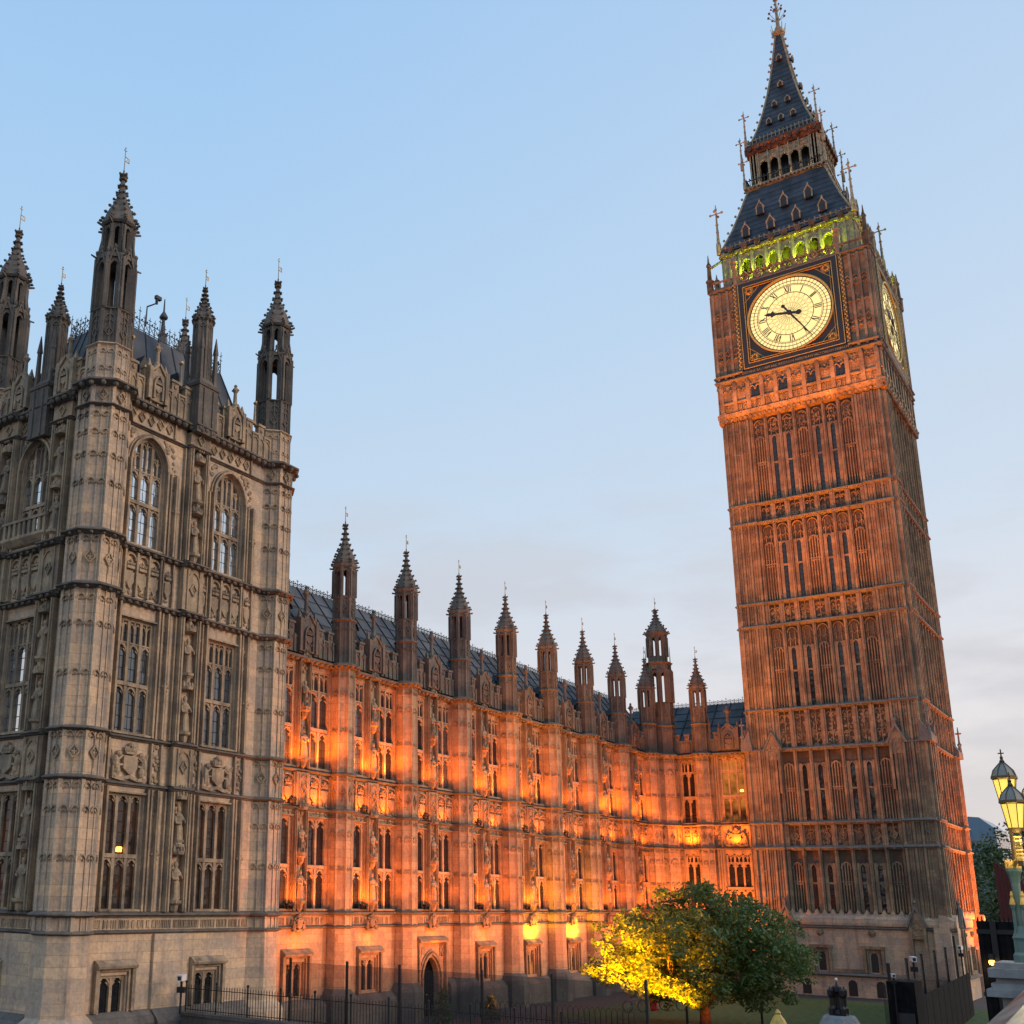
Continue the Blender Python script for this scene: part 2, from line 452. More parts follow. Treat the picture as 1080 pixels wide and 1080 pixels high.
def boss(mb, cx, cz, y, r=0.16):
    for k in range(6):
        a = k * PI / 3
        mb.blob(cx + r * math.cos(a), y - 0.05, cz + r * 1.25 * math.sin(a), r * 0.5, 1, 0.9, 1, 5)
    mb.blob(cx, y - 0.09, cz, r * 0.6, 1, 1, 1, 6)
    mb.blob(cx, y - 0.05, cz - r * 2.1, r * 0.45, 0.8, 0.8, 1.6, 5)
def shield_crown(mb, cx, z0, w, h, y):
    """small shield under a crown"""
    s = w * 0.36
    zb = z0 + h * 0.12
    mb.prism([(cx - s, zb + h * 0.42), (cx - s, zb + h * 0.18), (cx, zb), (cx + s, zb + h * 0.18), (cx + s, zb + h * 0.42)], y - 0.09, y)
    zc = z0 + h * 0.62
    mb.box(cx - s * 0.9, cx + s * 0.9, y - 0.13, y, zc, zc + h * 0.07)
    for k in range(-2, 3):
        mb.blob(cx + k * s * 0.4, y - 0.09, zc + h * 0.13, w * 0.085, 1, 1, 1.3, 5)
    mb.blob(cx, y - 0.09, zc + h * 0.2, w * 0.12, 1, 1, 1, 6)
    foliage(mb, cx - w * 0.42, cx + w * 0.42, z0 + h * 0.02, z0 + h * 0.1, y, 5, w * 0.09)
def coat_of_arms(mb, cx, z0, w, h, y):
    """big heraldic panel: shield, crown, two rampant supporters, scroll"""
    s = w * 0.17
    zb = z0 + h * 0.14
    mb.prism([(cx - s, zb + h * 0.48), (cx - s, zb + h * 0.16), (cx, zb), (cx + s, zb + h * 0.16), (cx + s, zb + h * 0.48)], y - 0.16, y)
    mb.box(cx - s * 0.75, cx + s * 0.75, y - 0.2, y, zb + h * 0.52, zb + h * 0.57)
    for k in range(-2, 3):
        mb.blob(cx + k * s * 0.33, y - 0.12, zb + h * 0.63, w * 0.045, 1, 1, 1.6, 5)
    mb.blob(cx, y - 0.12, zb + h * 0.74, w * 0.07, 1, 1, 0.9, 7)
    for sg in (-1, 1):
        b = cx + sg * w * 0.3
        for dx, dz, r, sx, sz in ((0.04, 0.42, 0.085, 0.9, 1.7), (0.0, 0.24, 0.08, 1, 1.5), (-0.03, 0.66, 0.06, 1.1, 1.0), (0.06, 0.1, 0.06, 1.3, 1.0), (0.1, 0.2, 0.035, 0.8, 3.4)):
            mb.blob(b + sg * dx * w, y - 0.1, z0 + dz * h, r * w, sx, 0.8, sz, 7)
        mb.tube((b, y - 0.14, z0 + h * 0.5), (cx + sg * s * 1.05, y - 0.12, z0 + h * 0.62), w * 0.03, w * 0.022, 5)
        mb.tube((b, y - 0.14, z0 + h * 0.36), (cx + sg * s * 1.05, y - 0.12, z0 + h * 0.38), w * 0.03, w * 0.022, 5)
        mb.tube((b + sg * w * 0.06, y - 0.08, z0 + h * 0.2), (b + sg * w * 0.15, y - 0.08, z0 + h * 0.72), w * 0.026, w * 0.014, 5)
    mb.strip([(cx - w * 0.42, z0 + h * 0.08), (cx - w * 0.2, z0 + h * 0.03), (cx, z0 + h * 0.1), (cx + w * 0.2, z0 + h * 0.03), (cx + w * 0.42, z0 + h * 0.08)], h * 0.09, y - 0.15, y)

def wall_grid(mb, x0, x1, z0, z1, holes, y0=0.0, y1=0.5):
    """wall slab with openings; holes = (hx0, hx1, hz0, hz1, arch rise)"""
    xs = sorted({x0, x1} | {h[0] for h in holes} | {h[1] for h in holes})
    for a, b in zip(xs, xs[1:]):
        zs = sorted((h[2], h[3]) for h in holes if h[0] < (a + b) / 2 < h[1])
        z = z0
        for h0, h1 in zs:
            if h0 > z: mb.box(a, b, y0, y1, z, h0)
            z = h1
        if z1 > z: mb.box(a, b, y0, y1, z, z1)
    for h in holes:
        if h[4] > 0:
            cx = (h[0] + h[1]) / 2
            ap = arch_pts(cx, h[1] - h[0], h[3] - h[4], h[4], 7)
            k = len(ap) // 2
            mb.prism([(h[0], h[3])] + ap[:k + 1][::1], y0, y1)
            mb.prism([(h[1], h[3])] + ap[k:][::-1], y0, y1)

_wcache = {}
def window(parent, loc, w, h, n, transom, tr_h, arch=0.0, glass='glass', frame='carved', rz=0.0, lamp=None, mull=0.15):
    """mullioned window: part window (stone frame) with sub-part pane"""
    key = (w, h, n, transom, tr_h, arch, glass, frame, mull)
    if key not in _wcache:
        mb = MB()
        y0, y1 = -0.02, 0.2
        def zc(x):       # top of the opening at x
            if not arch: return h
            ap = arch_pts(0, w, h - arch, arch, 8)
            for p, q in zip(ap, ap[1:]):
                if p[0] <= x <= q[0] + 1e-6:
                    return p[1] + (q[1] - p[1]) * (x - p[0]) / max(1e-6, q[0] - p[0])
            return h - arch
        lw = w / n
        mb.box(-w / 2, w / 2, y0 - 0.1, y1, 0, 0.1)
        for i in range(n + 1):
            x = -w / 2 + i * lw
            hw = mull / 2 if 0 < i < n else 0.07
            xc = x if 0 < i < n else (x + 0.07 if i == 0 else x - 0.07)
            mb.prism([(xc - hw, 0.1), (xc + hw, 0.1), (xc + hw, zc(xc) - 0.0), (xc - hw, zc(xc) - 0.0)], y0, y1)
        if arch:
            mb.strip(arch_pts(0, w - 0.1, h - arch, arch - 0.05, 8), 0.13, y0 - 0.03, y1)
        else:
            mb.box(-w / 2, w / 2, y0, y1, h - 0.1, h)
        tiers = []
        if transom:
            mb.box(-w / 2 + 0.14, w / 2 - 0.14, y0 - 0.03, y1 - 0.01, transom - 0.09, transom + 0.07)
            tiers.append(transom - 0.09)
        ht = h - tr_h
        tiers.append(ht)
        for zt in tiers:
            for i in range(n):
                cx = -w / 2 + (i + 0.5) * lw
                wi = lw - mull * 0.6
                ap = arch_pts(cx, wi, zt - wi * 0.75, wi * 0.7, 4)
                mb.strip(ap, 0.08, y0 + 0.02, y1 - 0.02)
                # solid spandrels above the light heads
                k = len(ap) // 2
                mb.prism([(cx - wi / 2, zt + 0.02)] + ap[:k + 1], y0 + 0.06, y1 - 0.03)
                mb.prism([(cx + wi / 2, zt + 0.02)] + ap[k:][::-1], y0 + 0.06, y1 - 0.03)
                # cusps
                for sg in (-1, 1):
                    mb.bar((cx + sg * wi * 0.43, zt - wi * 0.62), (cx + sg * wi * 0.2, zt - wi * 0.42), 0.05, y0 + 0.05, y1 - 0.04)
        if tr_h > 0.3:
            mb.box(-w / 2 + 0.14, w / 2 - 0.14, y0 + 0.02, y1 - 0.02, ht, ht + 0.06)
            for i in range(n):
                cx = -w / 2 + (i + 0.5) * lw
                top = min(zc(cx), zc(cx - lw * 0.3), zc(cx + lw * 0.3))
                if top - ht > 0.35:
                    mb.box(cx - 0.04, cx + 0.04, y0 + 0.03, y1 - 0.03, ht, top)
                    for sg in (-1, 1):
                        wi = lw / 2 - 0.08
                        c2 = cx + sg * lw / 4
                        hood_arch(mb, c2, wi, top - wi * 1.5, wi * 0.8, 0.06, y0 + 0.04, y1 - 0.04, 3)
                        mb.bar((c2 - wi / 2, top - wi * 0.35), (c2 + wi / 2, top - wi * 0.35), 0.07, y0 + 0.05, y1 - 0.05)
        fm = mb.mesh('window', M[frame])
        gb = MB()
        if arch:
            gb.prism([(-w / 2, 0.05)] + arch_pts(0, w, h - arch, arch, 8) + [(w / 2, 0.05)], 0.1, 0.12)
        else:
            gb.box(-w / 2 + 0.02, w / 2 - 0.02, 0.1, 0.12, 0.05, h - 0.04)
        _wcache[key] = (fm, gb.mesh('pane', M[glass]))
    fm, gm = _wcache[key]
    f = link('window', fm, parent, loc, rz)
    link('pane', gm, f)
    if lamp:
        lb = MB(); lb.lathe([(0.05, 0), (0.11, 0.05), (0.13, 0.16), (0.1, 0.2)], 8, lamp[0], 0.06, 0)
        lb.box(lamp[0] - 0.14, lamp[0] + 0.14, 0.05, 0.09, 0.0, 0.16)
        o = part('lamp', lb, f, M['lamp_glow'], (0, 0, lamp[1]))
    return f

def OR(a):       # circumradius of an octagon with apothem a
    return a / math.cos(PI / 8)
def oct_face(k):
    return Matrix.Rotation(k * PI / 4, 4, 'Z')
def oct_string(mb, a, z, h=0.22, p=0.18, boss_r=0.0):
    mb.lathe([(OR(a), z), (OR(a + p * 0.5), z + h * 0.3), (OR(a + p), z + h * 0.5), (OR(a + p), z + h * 0.75), (OR(a + p * 0.3), z + h * 1.15), (OR(a), z + h * 1.3)], 8, rot=PI / 8)
    if boss_r:
        for k in range(16):
            t = k * PI / 8
            mb.blob((a + p * 0.8) * math.cos(t), (a + p * 0.8) * math.sin(t), z + h * 0.15, boss_r, 1, 1, 0.9, 5)
def oct_shaft(mb, a, z0, z1, rib=0.06, mid=True):
    mb.lathe([(OR(a), z0), (OR(a), z1)], 8, rot=PI / 8)
    X0 = mb.X
    s = 2 * a * math.tan(PI / 8)
    for k in range(8):
        mb.X = (X0 or Matrix()) @ oct_face(k)
        mb.box(-s / 2 - rib, -s / 2 + rib, -a - rib * 0.8, -a + 0.05, z0, z1)
        mb.box(s / 2 - rib * 1.9, s / 2 - rib * 1.2, -a - rib * 0.5, -a + 0.02, z0, z1)
        if mid: mb.box(-rib * 0.35, rib * 0.35, -a - rib * 0.55, -a + 0.02, z0, z1)
    mb.X = X0
def oct_heads(mb, a, z, sub=2, hgt=0.55):
    """cusped panel heads all round at height z"""
    X0 = mb.X
    s = 2 * a * math.tan(PI / 8)
    for k in range(8):
        mb.X = (X0 or Matrix()) @ oct_face(k)
        w = s / sub
        for i in range(sub):
            c = -s / 2 + (i + 0.5) * w
            hood_arch(mb, c, w * 0.8, z - hgt * 0.3, w * 0.5, 0.05, -a - 0.06, -a + 0.01, 3)
            mb.bar((c - w * 0.22, z - hgt * 0.36), (c - w * 0.1, z - hgt * 0.24), 0.04, -a - 0.05, -a + 0.01)
            mb.bar((c + w * 0.22, z - hgt * 0.36), (c + w * 0.1, z - hgt * 0.24), 0.04, -a - 0.05, -a + 0.01)
    mb.X = X0
def oct_diamonds(mb, a, z, r):
    X0 = mb.X
    for k in range(8):
        mb.X = (X0 or Matrix()) @ oct_face(k)
        diamond(mb, 0, z, r, -a, 0.07)
        mb.bar((0, z - r * 2.2), (0, z - r), 0.04, -a - 0.04, -a + 0.01)
        mb.bar((0, z + r), (0, z + r * 2.0), 0.04, -a - 0.04, -a + 0.01)
    mb.X = X0
def lantern_stage(mb, a, z0, z1, post=0.11, gargoyle=0.0, crown=True):
    """open stage of eight posts with pointed heads"""
    X0 = mb.X
    s = 2 * a * math.tan(PI / 8)
    hh = (z1 - z0)
    for k in range(8):
        mb.X = (X0 or Matrix()) @ oct_face(k)
        mb.box(-s / 2 - post, -s / 2 + post, -a - post * 0.6, -a + post * 1.6, z0, z1)
        mb.box(-s / 2 - post * 0.45, -s / 2 + post * 0.45, -a - post * 1.3, -a, z0, z1 - 0.1)
        ap = arch_pts(0, s - post, z1 - hh * 0.24, s * 0.6, 4)
        mb.strip(ap, 0.07, -a - 0.06, -a + 0.1)
        kk = len(ap) // 2
        mb.prism([(-s / 2, z1)] + ap[:kk + 1] + [(0, z1)], -a - 0.02, -a + 0.1)
        mb.prism([(s / 2, z1), (0, z1)] + ap[kk:], -a - 0.02, -a + 0.1)
        if crown:
            mb.bar((-s * 0.42, z1 - hh * 0.16), (0, z1 + s * 0.55), 0.07, -a - 0.13, -a - 0.03)
            mb.bar((s * 0.42, z1 - hh * 0.16), (0, z1 + s * 0.55), 0.07, -a - 0.13, -a - 0.03)
            mb.blob(0, -a - 0.1, z1 + s * 0.62, 0.08, 1, 1, 1.4, 5)
            mb.blob(-s / 2, -a - 0.1, z1 + s * 0.35, 0.075, 1, 1, 1.6, 5)
        if gargoyle and k % 2 == 0:
            mb.tube((-s / 2, -a, z1 - 0.03), (-s / 2 - 0.02, -a - gargoyle, z1 + 0.02), 0.06, 0.035, 5)
    mb.X = X0
def spirelet_mesh(a, h, name='spirelet', mat='weathered_shaded', ogee=True):
    """crocketed ogee cap, z=0 at its base"""
    mb = MB()
    if ogee:
        pr = [(1.0, 0), (1.12, 0.03), (1.08, 0.07), (0.98, 0.10), (0.88, 0.2), (0.72, 0.3), (0.52, 0.4), (0.36, 0.5), (0.26, 0.6), (0.19, 0.72), (0.13, 0.84), (0.1, 0.92)]
    else:
        pr = [(1.0, 0), (1.1, 0.03), (0.98, 0.08), (0.75, 0.3), (0.5, 0.55), (0.3, 0.75), (0.14, 0.92)]
    mb.lathe([(OR(a * q), h * z) for q, z in pr], 8, rot=PI / 8)
    n = 7
    for k in range(8):
        t = PI / 8 + k * PI / 4
        for i in range(n):
            f = 0.10 + 0.76 * i / (n - 1)
            for (q0, z0), (q1, z1) in zip(pr, pr[1:]):
                if z0 <= f <= z1:
                    r = OR(a) * (q0 + (q1 - q0) * (f - z0) / (z1 - z0)); break
            c = 0.05 + 0.05 * a * (1 - f)
            mb.blob((r + c * 0.9) * math.cos(t), (r + c * 0.9) * math.sin(t), h * f + c * 0.5, c * 1.25, 1, 1, 0.8, 5)
        mb.blob((OR(a) * 1.12 + 0.05) * math.cos(t), (OR(a) * 1.12 + 0.05) * math.sin(t), h * 0.06, 0.085, 1.2, 1.2, 0.8, 5)
    mb.lathe([(0.09 * a, h * 0.9), (0.26 * a, h * 0.93), (0.28 * a, h * 0.95), (0.1 * a, h * 0.975), (0.05 * a, h * 1.0), (0.04, h * 1.03)], 8)
    for k in range(4):
        t = k * PI / 2
        mb.blob(0.3 * a * math.cos(t), 0.3 * a * math.sin(t), h * 0.945, 0.07 * a + 0.02, 1, 1, 1, 5)
        mb.blob(0.2 * a * math.cos(t), 0.2 * a * math.sin(t), h * 0.86, 0.06 * a + 0.015, 1, 1, 1, 5)
    return mb.mesh(name, M[mat])
def vane_mesh(h):
    mb = MB()
    mb.tube((0, 0, 0), (0, 0, h), 0.022, 0.015, 5)
    w = h * 0.16
    z = h * 0.5
    for q in ((0.03, z, w * 1.2, z), (0.03, z + w, w * 1.2, z + w)):
        mb.tube((q[0], 0, q[1]), (q[2], 0, q[3]), 0.02, 0.02, 4)
    mb.tube((w * 1.15, 0, z - 0.02), (w * 1.15, 0, z + w + 0.02), 0.022, 0.022, 4)
    mb.tube((w * 0.35, 0, z), (w * 0.9, 0, z + w), 0.02, 0.02, 4)
    mb.tube((-w * 0.4, 0, h * 0.9), (w * 0.4, 0, h * 0.9), 0.02, 0.02, 4)
    mb.blob(0, 0, h, 0.035, 1, 1, 1, 5)
    return mb.mesh('weather_vane', M['gold'])

def statue_mesh():
    mb = MB()
    mb.lathe([(0.01, 0), (0.26, 0.0), (0.25, 0.12), (0.2, 0.5), (0.19, 0.85), (0.23, 1.1), (0.25, 1.24), (0.17, 1.36), (0.075, 1.41), (0.085, 1.46), (0.115, 1.53), (0.115, 1.6), (0.08, 1.68), (0.01, 1.71)], 10, sy=0.8)
    mb.tube((-0.22, -0.02, 1.22), (-0.28, -0.12, 0.95), 0.075, 0.06, 6); mb.tube((-0.28, -0.12, 0.95), (-0.05, -0.24, 0.9), 0.06, 0.045, 6)
    mb.tube((0.22, -0.02, 1.22), (0.27, -0.14, 0.98), 0.075, 0.06, 6); mb.tube((0.27, -0.14, 0.98), (0.1, -0.26, 1.1), 0.06, 0.045, 6)
    for k in range(6):
        x = -0.18 + k * 0.07
        mb.tube((x, -0.16, 0.05), (x * 0.8, -0.13, 0.8), 0.03, 0.018, 4)
    return mb.mesh('statue', M['carved'])
STATUE = statue_mesh()
def niche(mb, cx, z, y, w=0.62, h=2.1):
    """canopy above and pedestal below a statue standing at z"""
    mb.lathe([(0.05, z - 0.55), (0.16, z - 0.42), (0.2, z - 0.2), (0.32, z - 0.12), (0.32, z - 0.002)], 6, cx, y - 0.12)
    zt = z + h - 0.25
    mb.lathe([(0.34, zt), (0.36, zt + 0.12), (0.26, zt + 0.16), (0.14, zt + 0.45), (0.03, zt + 0.8)], 6, cx, y - 0.1)
    for k in (-1, 0, 1):
        mb.blob(cx + k * 0.26, y - 0.34 + abs(k) * 0.1, zt + 0.2, 0.08, 0.9, 0.9, 2.0, 5)
        mb.blob(cx + k * 0.13, y - 0.3, zt + 0.55, 0.05, 1, 1, 1.5, 5)

def up_light(name, loc, target, power, col, size=0.25, angle=150, blend=0.6):
    d = bpy.data.lights.new(name, 'SPOT')
    d.energy = power; d.color = col; d.shadow_soft_size = size
    d.spot_size = R(angle); d.spot_blend = blend
    o = bpy.data.objects.new(name, d)
    C.objects.link(o)
    o.location = loc
    o.rotation_euler = (Vector(target) - Vector(loc)).to_track_quat('-Z', 'Y').to_euler()
    return o
def fixture(parent, loc, rz=0.0):
    """a floodlight housing as a part of the building"""
    if 'fx' not in _wcache:
        mb = MB()
        mb.box(-0.2, 0.2, -0.12, 0.12, 0.0, 0.1)
        mb.box(-0.23, -0.2, -0.05, 0.05, -0.15, 0.06); mb.box(0.2, 0.23, -0.05, 0.05, -0.15, 0.06); mb.box(-0.23, 0.23, -0.05, 0.05, -0.18, -0.15)
        _wcache['fx'] = mb.mesh('floodlight', M['black_iron'])
    return link('floodlight', _wcache['fx'], parent, loc, rz)
SODIUM = (1.0, 0.185, 0.008)
YELLOW = (1.0, 0.48, 0.02)
AMBER = (1.0, 0.27, 0.012)
LEDGE = (420, 640, 260, 560, 660, 380, 560, 420)
BAND = (720, 760, 400, 600, 480, 380, 760, 640)

# ================================================================== corner pavilion of the palace
pav = thing('palace_pavilion', 'tall pale stone corner pavilion with pinnacled turrets and big traceried windows at the left', 'palace tower', (28.0, 34.25, 0))
def pav_wall(x0, x1, cols, niches, canted=None):
    """one elevation of the pavilion; cols = window bay (centre, width)"""
    mb = MB()
    holes = []
    for c, w in cols:
        holes += [(c - w / 2, c + w / 2, 5.75, 10.35, 0), (c - w / 2, c + w / 2, 12.75, 17.6, 0), (c - w / 2, c + w / 2, 20.8, 25.85, 1.25 * w / 2)]
        bw = min(w, 1.35)
        holes.append((c - bw / 2, c + bw / 2, 1.65, 3.35, 0))
    wall_grid(mb, x0, x1, 0, 28.0, holes)
    # plinth
    mb.cur = 1
    mb.profile([(0, 0), (-0.45, 0), (-0.45, 1.55), (-0.38, 1.72), (-0.1, 1.98), (0, 2.02)], x0, x1)
    # string courses
    mb.cur = 2
    for z, h, p, b in ((4.88, 0.14, 0.16, 0), (5.52, 0.2, 0.26, 0), (10.62, 0.18, 0.2, 0), (12.5, 0.18, 0.24, 0), (18.22, 0.26, 0.34, 0.10), (20.5, 0.26, 0.34, 0.10), (26.15, 0.16, 0.18, 0), (27.08, 0.32, 0.42, 0.15)):
        string(mb, x0, x1, z, h, p, 0, b, 0.42)
    mb.cur = 3
    # inscription band: carved upright strokes
    x = x0 + 0.2
    while x < x1 - 0.2:
        mb.box(x, x + 0.05, -0.035, 0, 5.1, 5.42)
        if random.random() < 0.5: mb.box(x, x + 0.13, -0.03, 0, random.choice((5.1, 5.37)), random.choice((5.14, 5.42)) if False else 5.42 if random.random() < .01 else 5.1 + 0.04)
        x += random.choice((0.09, 0.09, 0.11, 0.2))
    for c, w in cols:
        hw = w / 2
        # clustered shafts at the jambs on each floor
        for z0, z1, ar in ((5.75, 10.6, 0), (12.72, 18.2, 0), (20.78, 24.6, 1)):
            for dx, t, d in ((hw + 0.1, 0.1, 0.20), (hw + 0.34, 0.07, 0.14), (hw + 0.62, 0.09, 0.22), (hw + 0.8, 0.05, 0.12)):
                for sg in (-1, 1):
                    xx = c + sg * dx
                    if x0 + 0.05 < xx < x1 - 0.05: mb.box(xx - t / 2, xx + t / 2, -d, 0, z0, z1)
            mb.box(c - hw - 0.2, c + hw + 0.2, -0.16, 0, z0, z0 + 0.08)
        # square heads over two lower floors
        for z in (10.36, 17.62):
            mb.box(c - hw - 0.14, c + hw + 0.14, -0.12, 0, z, z + 0.07)
            mb.box(c - hw - 0.05, c + hw + 0.05, -0.07, 0, z - 0.1 + 0.1, z + 0.0 + 0.001)
        # hood of the arched window and carved spandrels
        hood_arch(mb, c, w + 0.16, 25.85 - 1.25 * hw, 1.25 * hw + 0.08, 0.11, -0.2, 0, 8)
        hood_arch(mb, c, w + 0.42, 25.85 - 1.25 * hw, 1.25 * hw + 0.2, 0.07, -0.1, 0, 8)
        for sg in (-1, 1):
            for i in range(16):
                f = random.random()
                xx = c + sg * (hw + 0.55 - f * 0.7); zz = 26.05 - (1 - f) * random.uniform(0.1, 1.3)
                mb.blob(xx, -0.03, zz, 0.08, 1.2, 0.7, 1.2, 5)
            foliage(mb, c + sg * (hw + 0.25), c + sg * (hw + 0.72), 23.3, 25.0, 0, 14, 0.07)
            for z in (8.0, 15.0, 22.9):
                boss(mb, c + sg * (hw + 0.72), z, -0.05, 0.15)
            foliage(mb, c + sg * (hw + 0.3), c + sg * (hw + 0.75), 9.3, 10.5, 0, 16, 0.07)
            foliage(mb, c + sg * (hw + 0.3), c + sg * (hw + 0.75), 16.2, 18.0, 0, 20, 0.07)
        # first band: coat of arms between foliage strips
        coat_of_arms(mb, c, 10.86, w + 0.2, 1.62, -0.02)
        for xx in (c - hw - 0.16, c + hw + 0.16, c - hw - 0.72, c + hw + 0.72):
            if x0 < xx < x1: mb.box(xx - 0.05, xx + 0.05, -0.16, 0, 10.84, 12.5)
        for sg in (-1, 1):
            foliage(mb, c + sg * (hw + 0.26), c + sg * (hw + 0.62), 10.95, 12.4, -0.02, 26, 0.075, 0.1)
        # second band: three crowned shields
        for i in (-1, 0, 1):
            shield_crown(mb, c + i * w * 0.34, 18.62, w * 0.32, 1.75, -0.02)
            foliage(mb, c + i * w * 0.34 - 0.2, c + i * w * 0.34 + 0.2, 18.66, 19.3, -0.02, 12, 0.075)
            hood_arch(mb, c + i * w * 0.34, w * 0.28, 20.1, 0.28, 0.06, -0.14, 0, 3)
        for i in (-1.5, -0.5, 0.5, 1.5):
            mb.box(c + i * w * 0.34 - 0.05, c + i * w * 0.34 + 0.05, -0.18, 0, 18.56, 20.5)
        for sg in (-1, 1):
            shield_crown(mb, c + sg * (hw + 0.5), 18.62, 0.5, 1.75, -0.02)
            mb.box(c + sg * (hw + 0.22) - 0.03, c + sg * (hw + 0.22) + 0.03, -0.12, 0, 18.56, 20.5)
            mb.box(c + sg * (hw + 0.8) - 0.04, c + sg * (hw + 0.8) + 0.04, -0.14, 0, 18.56, 20.5)
        # frieze of quatrefoil diamonds
        for i in range(-2, 3):
            diamond(mb, c + i * 0.56, 26.72, 0.24, 0, 0.08)
        for sg in (-1, 1):
            mb.box(c + sg * 1.45 - 0.04, c + sg * 1.45 + 0.04, -0.1, 0, 26.36, 27.05)
        # square hood and splayed frame of the basement window
        bw = min(w, 1.35)
        mb.profile([(0, 3.62), (-0.3, 3.62), (-0.34, 3.72), (-0.1, 3.92), (0, 3.94)], c - bw / 2 - 0.34, c + bw / 2 + 0.34)
        for sg in (-1, 1):
            mb.box(c + sg * (bw / 2 + 0.26) - 0.08, c + sg * (bw / 2 + 0.26) + 0.08, -0.2, 0, 2.02, 3.62)
            mb.box(c + sg * (bw / 2 + 0.1) - 0.05, c + sg * (bw / 2 + 0.1) + 0.05, -0.1, 0, 1.65, 3.5)
        mb.box(c - bw / 2 - 0.16, c + bw / 2 + 0.16, -0.1, 0, 3.5, 3.62)
    for c in niches:
        # projecting pier carrying statues
        for z0, z1 in ((5.75, 10.6), (12.75, 18.2), (20.8, 26.15)):
            for sg in (-1, 1):
                mb.box(c + sg * 0.5 - 0.11, c + sg * 0.5 + 0.11, -0.34, 0, z0, z1)
                mb.box(c + sg * 0.5 - 0.04, c + sg * 0.5 + 0.04, -0.4, -0.3, z0, z1)
                mb.box(c + sg * 0.72 - 0.04, c + sg * 0.72 + 0.04, -0.14, 0, z0, z1)
            h2 = (z1 - z0) / 2
            for z in (z0 + 0.45, z0 + h2 + 0.3):
                niche(mb, c, z, -0.08)
            foliage(mb, c - 0.35, c + 0.35, z1 - 0.6, z1 - 0.05, -0.05, 12, 0.07)
        for z0, z1 in ((10.84, 12.5), (18.56, 20.5), (26.36, 27.08)):
            mb.box(c - 0.62, c + 0.62, -0.3, 0, z0, z1)
            if z0 < 26: trefoil_panel(mb, c - 0.4, c + 0.4, z0 + 0.05, z1 - 0.05, -0.3, 0.07, 0.06, 1)
            diamond(mb, c, (z0 + z1) / 2, 0.26, -0.3, 0.08)
        mb.cur = 2
        for z, h, p, b in ((10.62, 0.18, 0.2, 0), (12.5, 0.18, 0.24, 0), (18.22, 0.26, 0.34, 0.10), (20.5, 0.26, 0.34, 0.10), (26.15, 0.16, 0.18, 0), (27.08, 0.32, 0.42, 0.15)):
            string(mb, c - 0.64, c + 0.64, z + 0.012, h, p, -0.3, b, 0.42)
            mb.box(c - 0.62, c + 0.62, -0.32, 0, z, z + h)
        mb.cur = 0
        mb.box(c - 0.9, c + 0.9, -0.14, 0, 0, 4.88)
        mb.cur = 1
        mb.profile([(-0.14, 0), (-0.6, 0), (-0.6, 1.55), (-0.5, 1.72), (-0.2, 1.98), (-0.14, 2.02)], c - 0.9, c + 0.9)
        mb.cur = 3
    return mb
PAVM = [M['stone'], M['plinth'], M['weathered_shaded'], M['carved']]
ncols = [(2.5, 2.0), (7.65, 2.0)]
part('wall', pav_wall(0.7, 10.4, ncols, [5.35]), pav, PAVM)
ecols = [(-4.2, 2.0)]
part('wall', pav_wall(-7.2, -0.7, ecols, [-2.35, -6.1]), pav, PAVM, (-0.2, 0, 0), EAST)
cb = MB()
cb.box(0.31, 11.9, 0.51, 7.6, 0, 27.5)
part('wall', cb, pav, M['stone'])
for (c, w), rz in [(q, 0) for q in ncols] + [(q, EAST) for q in ecols]:
    def at(x, y, z):
        return (x, y, z) if rz == 0 else (-0.2 + y, -x, z)
    bw = min(w, 1.35)
    east = rz != 0
    window(pav, at(c, 0.12, 1.65), bw, 1.7, 2, 0, 0.0, 0, 'glass', 'carved', rz)
    window(pav, at(c, 0.12, 5.75), w, 4.6, 3, 2.15, 0.0, 0, 'lit_glass', 'carved', rz, lamp=(0.0, 2.3) if c == 2.5 else None)
    window(pav, at(c, 0.12, 12.75), w, 4.85, 3, 2.1, 1.05, 0, 'half_glass' if not east else 'sky_glass', 'carved', rz)
    window(pav, at(c, 0.12, 20.8), w, 5.05, 3, 2.0, 1.6, 1.25 * w / 2, 'sky_glass', 'carved', rz)
# statues
for c, y, rz in ((5.35, 0, 0), (-2.35, 0, EAST), (-6.1, 0, EAST)):
    for z0, z1 in ((5.75, 10.6), (12.75, 18.2), (20.8, 26.15)):
        h2 = (z1 - z0) / 2
        for z in (z0 + 0.45, z0 + h2 + 0.3):
            loc = (c, -0.2, z) if rz == 0 else (-0.2 - 0.2, -c, z)
            o = link('statue', STATUE, pav, loc, rz)
            o.scale = (0.92, 0.92, 0.92)
# balcony on the east side under the arched window
bm_ = MB()
for i in range(9):
    bm_.box(-5.6 + i * 0.34, -5.6 + i * 0.34 + 0.16, -0.44, -0.34, 21.3, 21.95)
bm_.box(-5.7, -2.7, -0.47, -0.3, 21.2, 21.32); bm_.box(-5.7, -2.7, -0.47, -0.3, 21.95, 22.07)
bm_.profile([(0, 20.85), (-0.25, 20.95), (-0.46, 21.18), (-0.46, 21.2), (0, 21.2)], -5.7, -2.7)
part('balcony', bm_, pav, M['carved'], (-0.2, 0, 0), EAST)

